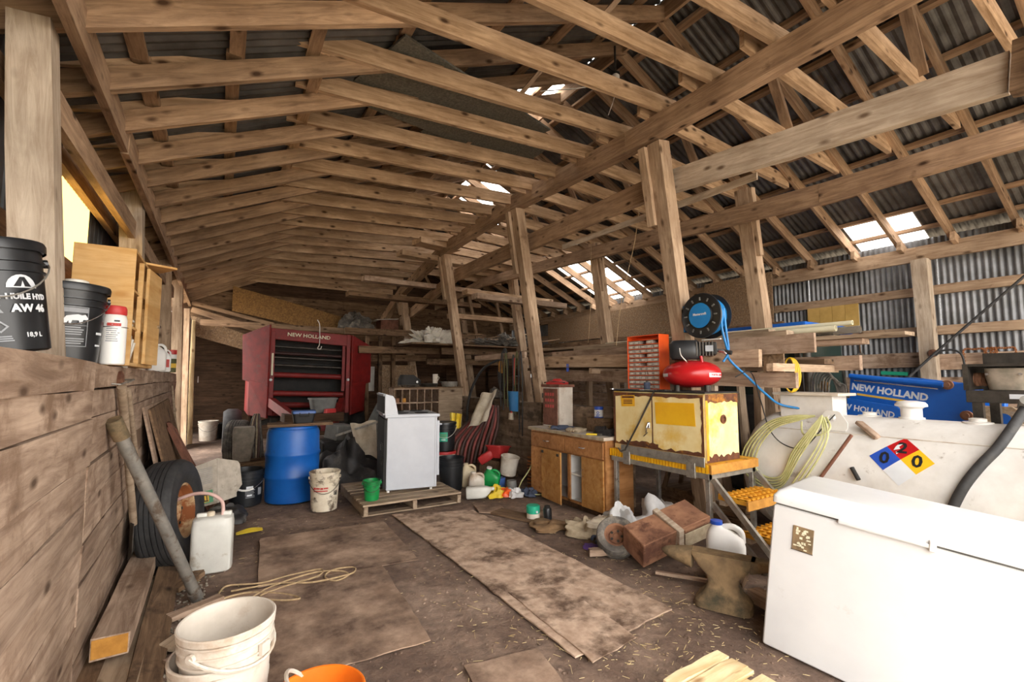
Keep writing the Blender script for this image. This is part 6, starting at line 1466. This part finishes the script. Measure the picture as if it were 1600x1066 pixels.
MB().box(x0-.30, x0, .42, 1.9, .75, 2.2).build('side_body', 'baler_red', t, bev=.03); MB().box(x1, x1+.42, .42, 1.9, .75, 2.1).build('side_body', 'baler_red', t, bev=.03)
MB().box(x0, x1, .56, 1.9, .70, 2.32).build('bale_chamber', 'baler_dark', t, bev=.05)
for x in (x0+.02, x1-.02): MB().lathe([(.028, 0), (.022, .02)], 12, RT((x, -.012, 1.42), (PI/2, 0, 0))).build('reflector', 'print_white', t)
for (a, b) in (((x0+.04, -.02, 1.02), (1.14, -1.1, .70)), ((x1-.12, -.02, 1.0), (1.62, -1.1, .60))):
    MB().bar(a, b, .10, .16).build('drawbar_arm', 'baler_red', t)
MB().bar((1.0, -1.05, .66), (1.75, -1.05, .60), .1, .1).build('hitch_beam', 'baler_red', t)
MB().tube([(1.38, -.5, .75), (1.38, -1.2, .62)], .05, 10).build('drive_shaft', 'steel_dark', t)
for x in (.22, 2.50):
    MB().lathe([(.2, -.13), (.38, -.15), (.43, -.08), (.43, .08), (.38, .15), (.2, .13)], 32, RT((x, 1.1, .43), (0, PI/2, 0))).build('wheel', 'rubber', t, smooth=40)
    MB().bar((x, 1.1, .43), (1.4, 1.1, .75), .1, .1).build('axle', 'steel_dark', t)
MB().box(x0+.1, x1-.1, .1, 1.2, .0, .05).build('skid', 'steel_dark', t); MB().box(x0+.1, x0+.2, .6, .9, .05, .75).build('frame_leg', 'steel_dark', t); MB().box(x1-.2, x1-.1, .6, .9, .05, .75).build('frame_leg', 'steel_dark', t)
t = thing('wire_hook', 'pale wire with a hook hanging in front of the baler lettering', 'hook', (1.52, BY-.06, 2.45))
MB().tube(smooth_pts([(-.02, 0, .10), (.02, 0, .02), (.03, 0, -.14), (.03, 0, -.36), (0.0, 0, -.44), (.05, 0, -.45), (.07, 0, -.40)], 5), .008, 6).build('wire', 'white_wire', t)
t = thing('grey_tote', 'grey plastic tote resting on the baler drawbar', 'tote', (1.52, BY-.75, .86), (0, 0, .05)); MB().loft([(0, 0, 0, .17, .13, 7), (0, 0, .22, .21, .16, 7)], 24).build('body', 'grey_plastic', t, smooth=30); MB().loft([(0, 0, .22, .225, .175, 7), (0, 0, .25, .225, .175, 7)], 24).build('lid', 'grey_plastic', t, smooth=30)
tag(MB().box(-.5, .42, -.32, .34, 0, .14).build('drawbar_boards', 'dark_wood', loc=(1.40, BY-.72, .715)), 'dark boards laid over the baler drawbar', 'boards')
t = thing('red_gun', 'red power tool lying in front of the grey tote', 'tool', (1.60, BY-.98, .86), (0, 0, .4)); MB().loft([(0, 0, 0, .11, .04, 4), (0, 0, .07, .10, .04, 4)], 16).build('body', 'red_plastic', t, smooth=40); MB().bar((.06, 0, .02), (.10, 0, -.10), .04, .04).build('grip', 'black_dull', t)
# ---- clutter between barrel and stove
heap('tarp_heap', 'crumpled black tarp heaped between barrel and stove', (1.52, 6.75, 0), .42, .50, 'tarp', 'tarp', 40, 1, 1, 40, .7)
drape('feed_sack', 'pale dusty sack draped over the black tarp', (1.62, 7.0, .78), (1.98, 6.95, .82), (1.66, 6.72, .42), (1.92, 6.62, .32), 'cloth_cream', 'sack', .03, 1.2, 5)
tag(MB().box(-.18, .18, -.14, .14, 0, .24).build('grey_case', 'grey_plastic', loc=(1.58, 7.55, .50), rot=(.1, .1, .5), bev=.02), 'dark grey case on the clutter behind the tarp', 'case')
tag(MB().box(-.30, .30, -.25, .25, 0, .50).build('junk_bin', 'black_dull', loc=(1.62, 7.6, 0), bev=.02), 'dark bin behind the black tarp', 'bin')
tag(MB().box(0, .75, -.01, .01, 0, .9).build('metal_sheet', 'grey_sheet', loc=(2.02, 8.3, .28), rot=(-.5, .35, -.5)), 'grey metal sheet leaning at the right of the baler', 'panel')
tag(MB().box(-.2, .2, -.25, .25, 0, .26).build('support_bin', 'black_dull', loc=(2.3, 8.35, 0)), 'black bin below the leaning grey sheet', 'bin')
board('leaning_rail', 'grey channel rail sticking out above the tarp', (1.46, 7.1, .62), (2.1, 6.75, .86), .09, .03, 'alu', 'rail')
tag(MB().box(-.10, .10, -.12, .12, 0, .62).build('brown_carton', 'rust_wood', loc=(2.12, 6.72, 0), rot=(0, 0, .2), bev=.01), 'tall brown carton hard against the back of the stove', 'carton')
t = thing('belt_bundle', 'bundle of looped belts hanging beside the baler', 'belts', (.52, 8.75, .0))
for k in range(7): MB().tube(smooth_pts([(-.10+.03*k, .0, .05), (-.12+.035*k, -.03*(k % 3), .4), (-.02+.01*k, 0, .86), (.02+.012*k, .02, .5), (-.04+.03*k, .03, .06)], 5), .014, 6).build('belt', ['rubber_grey', 'cloth_tan', 'hose_brown'][k % 3], t, smooth=60)

# ---- loft boards, shelves and debris at the far end
for k, (xa, xb, y, z, wd, m, s) in enumerate([(2.95, 3.85, 8.0, 3.98, .30, 'joist_wood', 'short stack end of pale boards on the joists by the third post'), (2.75, 4.1, 8.35, 3.80, .25, 'joist_wood', 'pale board lying just under the joists by the third post'), (2.3, 5.0, 9.2, 3.42, .2, 'plank_wood', 'light board crossing behind the third leaning post'), (2.1, 5.2, 9.6, 3.16, .25, 'old_wood', 'brown board crossing low behind the third post'), (3.9, 6.1, 7.9, 3.10, .2, 'joist_wood', 'pale board spanning between the two post rows'), (3.8, 6.0, 7.3, 2.92, .2, 'plank_wood', 'lower board spanning between the two post rows'), (3.9, 5.6, 8.6, 2.72, .2, 'rafter_wood', 'board spanning the post rows above the loft junk')]):
    board('loft_board', s, (xa, y, z), (xb, y+.2, z+.02), wd, .10, m, 'board')
for k, (xa, xb, y, z) in enumerate([(2.3, 4.1, 9.4, 2.02), (2.2, 5.6, 10.2, 2.46), (3.9, 7.4, 9.0, 2.02), (3.9, 7.4, 9.8, 1.82), (2.6, 4.2, 10.6, 1.9)]):
    board('long_timber', ['short beam low across the far left post bay', 'beam carrying the far loft shelf', 'long beam between far posts on the right', 'lower long beam between far posts on the right', 'beam in the gloom right of the baler'][k], (xa, y, z), (xb, y, z+.03), .08, .14, 'old_wood', 'beam')
for k in range(5): board('shelf_plank', ['front plank of the far loft shelf', 'second plank of the far loft shelf', 'third plank of the far loft shelf', 'fourth plank of the far loft shelf', 'back plank of the far loft shelf'][k], (3.05, 8.6+.36*k, 2.12), (7.4, 8.6+.36*k, 2.12), .33, .03, 'old_wood', 'plank')
heap('paper_heap', 'pale heap of paper and sacking on the far loft shelf', (3.60, 8.85, 2.14), .40, .22, 'paper_white', 'paper', 51, 1, .8, 70, .9, .7, 24)
heap('net_heap', 'grey heap of netting on the far loft shelf', (5.3, 8.7, 2.14), .40, .18, 'rubber_grey', 'netting', 55, 1.5, .7, 70, .9, .7, 24)
for k, (x, s) in enumerate([(4.9, 'slanted prop on the far loft shelf'), (5.6, 'second slanted prop on the far loft shelf')]): board('prop', s, (x, 9.2, 2.14), (x-.25, 9.2, 3.3), .06, .05, 'old_wood', 'prop', up=(0, 1, 0))
for k in range(3): board('far_post', ['thin post right of the baler', 'second thin post right of the baler', 'post in the shadow behind the pigeonhole unit'][k], (2.75+.30*k, 10.4, 0), (2.72+.30*k, 10.4, 2.4), .08, .08, 'old_wood', 'post', up=(0, 1, 0))
tag(MB().box(2.70, 3.05, 10.9, 10.92, 1.15, 1.72).build('pale_panel', 'paper_white'), 'pale panel glimpsed right of the baler', 'panel')
tag(MB().box(3.1, 3.9, 10.5, 10.53, .9, 1.75).build('board_panel', 'osb'), 'brown board panel behind the pigeonhole unit', 'panel')
RB = random.Random(5)
for k in range(14):
    x = RB.uniform(4.0, 6.6); z = 2.2+.05*(k % 5)+RB.uniform(0, .04); y = RB.uniform(8.6, 9.9)
    board('loft_scrap', 'rough board in the jumbled pile on the far loft shelf', (x, y, z), (x+RB.uniform(.6, 1.2), y+RB.uniform(-.3, .3), z+RB.uniform(-.01, .12)), RB.uniform(.06, .14), .025, RB.choice(['old_wood', 'plank_wood', 'pallet_wood']), 'board', group='boards piled on the far loft shelf')
# loft over the doorway
tag(MB().add([(.15, 12.2, 2.98), (2.6, 12.2, 2.52), (2.6, 12.2, 3.0), (.15, 12.2, 3.55), (.15, 12.23, 2.98), (2.6, 12.23, 2.52), (2.6, 12.23, 3.0), (.15, 12.23, 3.55)], [(0, 1, 2, 3), (7, 6, 5, 4), (0, 4, 5, 1), (1, 5, 6, 2), (2, 6, 7, 3), (3, 7, 4, 0)]).build('particle_sheet', 'osb_warm'), 'large brown particle board panel above the baler', 'panel')
heap('rag_heap', 'heap of rags on the loft above the baler', (2.65, 11.3, 2.62), .3, .3, 'rubber_grey', 'rags', 61, 1.2, 1, 30, .9)
board('loft_timber', 'beam under the loft behind the baler', (-.4, 11.2, 2.58), (3.7, 11.2, 2.54), .08, .12, 'rafter_wood', 'beam')
t = thing('white_carton', 'white box with open flaps on the loft above the baler', 'carton', (3.42, 11.2, 2.62)); MB().box(-.22, .22, -.2, .2, 0, .25).build('box', 'rust_wood', t, bev=.01); MB().box(-.30, .24, -.22, .2, .25, .265).build('flap', 'paper_white', t, rot=(0, -.1, 0))
# ---- black boards stored on the joists, lamp
def slab_(name, label, pts, th, m, cat):
    P = [V(p) for p in pts]; n_ = (P[1]-P[0]).cross(P[3]-P[0]).normalized()*th
    return tag(MB().add(P+[p+n_ for p in P], [(3, 2, 1, 0), (4, 5, 6, 7), (0, 1, 5, 4), (1, 2, 6, 5), (2, 3, 7, 6), (3, 0, 4, 7)]).build(name, m), label, cat)
slab('insulation_board', 'large dark speckled board lying on the roof joists', [(.80, 4.30, 4.06), (1.10, 3.30, 4.10), (3.05, 4.02, 4.26), (2.7, 4.85, 4.22)], .02, 'insulation', 'board')
slab('insulation_board', 'second dark speckled board lying beyond the large one', [(1.70, 4.9, 4.14), (1.95, 4.30, 4.29), (3.40, 4.55, 4.36), (3.25, 5.1, 4.26)], .02, 'insulation', 'board')
t = thing('light_bulb', 'bare white bulb in a socket hanging from the roof frame', 'lamp', (3.56, 3.50, 4.72))
MB().lathe([(.03, .0), (.045, .02), (.045, .07), (.03, .085)], 18).build('socket', 'ceramic', t, smooth=40)
MB().lathe([(.014, 0), (.018, -.02), (.032, -.055), (.03, -.085), (.012, -.105)], 18, cap0=False).build('bulb', 'bulb_glass', t, smooth=60)
MB().lathe([(.05, .085), (.05, .10)], 16).build('mount', 'black_dull', t); MB().tube([(0, 0, .10), (0, 0, .42)], .012, 8).build('stem', 'steel_dark', t)
MB().tube(smooth_pts([(0, 0, .04), (-.08, .04, .0), (-.35, .2, -.08), (-.7, .45, -.10)], 6), .007, 6).build('cable', 'white_wire', t, smooth=60)
MB().tube(smooth_pts([(0, 0, .0), (.0, .02, -.16), (-.02, .1, -.34)], 4), .004, 5).build('pull_cord', 'white_wire', t)
t = thing('twine', 'thin twine hanging from the joists by the second post row', 'twine', (0, 0, 0)); MB().tube(smooth_pts([(4.9, 5.4, 3.9), (4.88, 5.4, 3.3), (4.9, 5.45, 2.6), (4.8, 5.4, 2.0)], 5), .004, 5).build('string', 'rope', t)
t = thing('twine', 'thin twine hanging between the leaning posts near the organiser', 'twine', (0, 0, 0)); MB().tube(smooth_pts([(4.4, 3.9, 3.9), (4.36, 4.0, 3.2), (4.2, 4.1, 2.4), (4.1, 4.1, 1.85)], 5), .004, 5).build('string', 'rope', t)
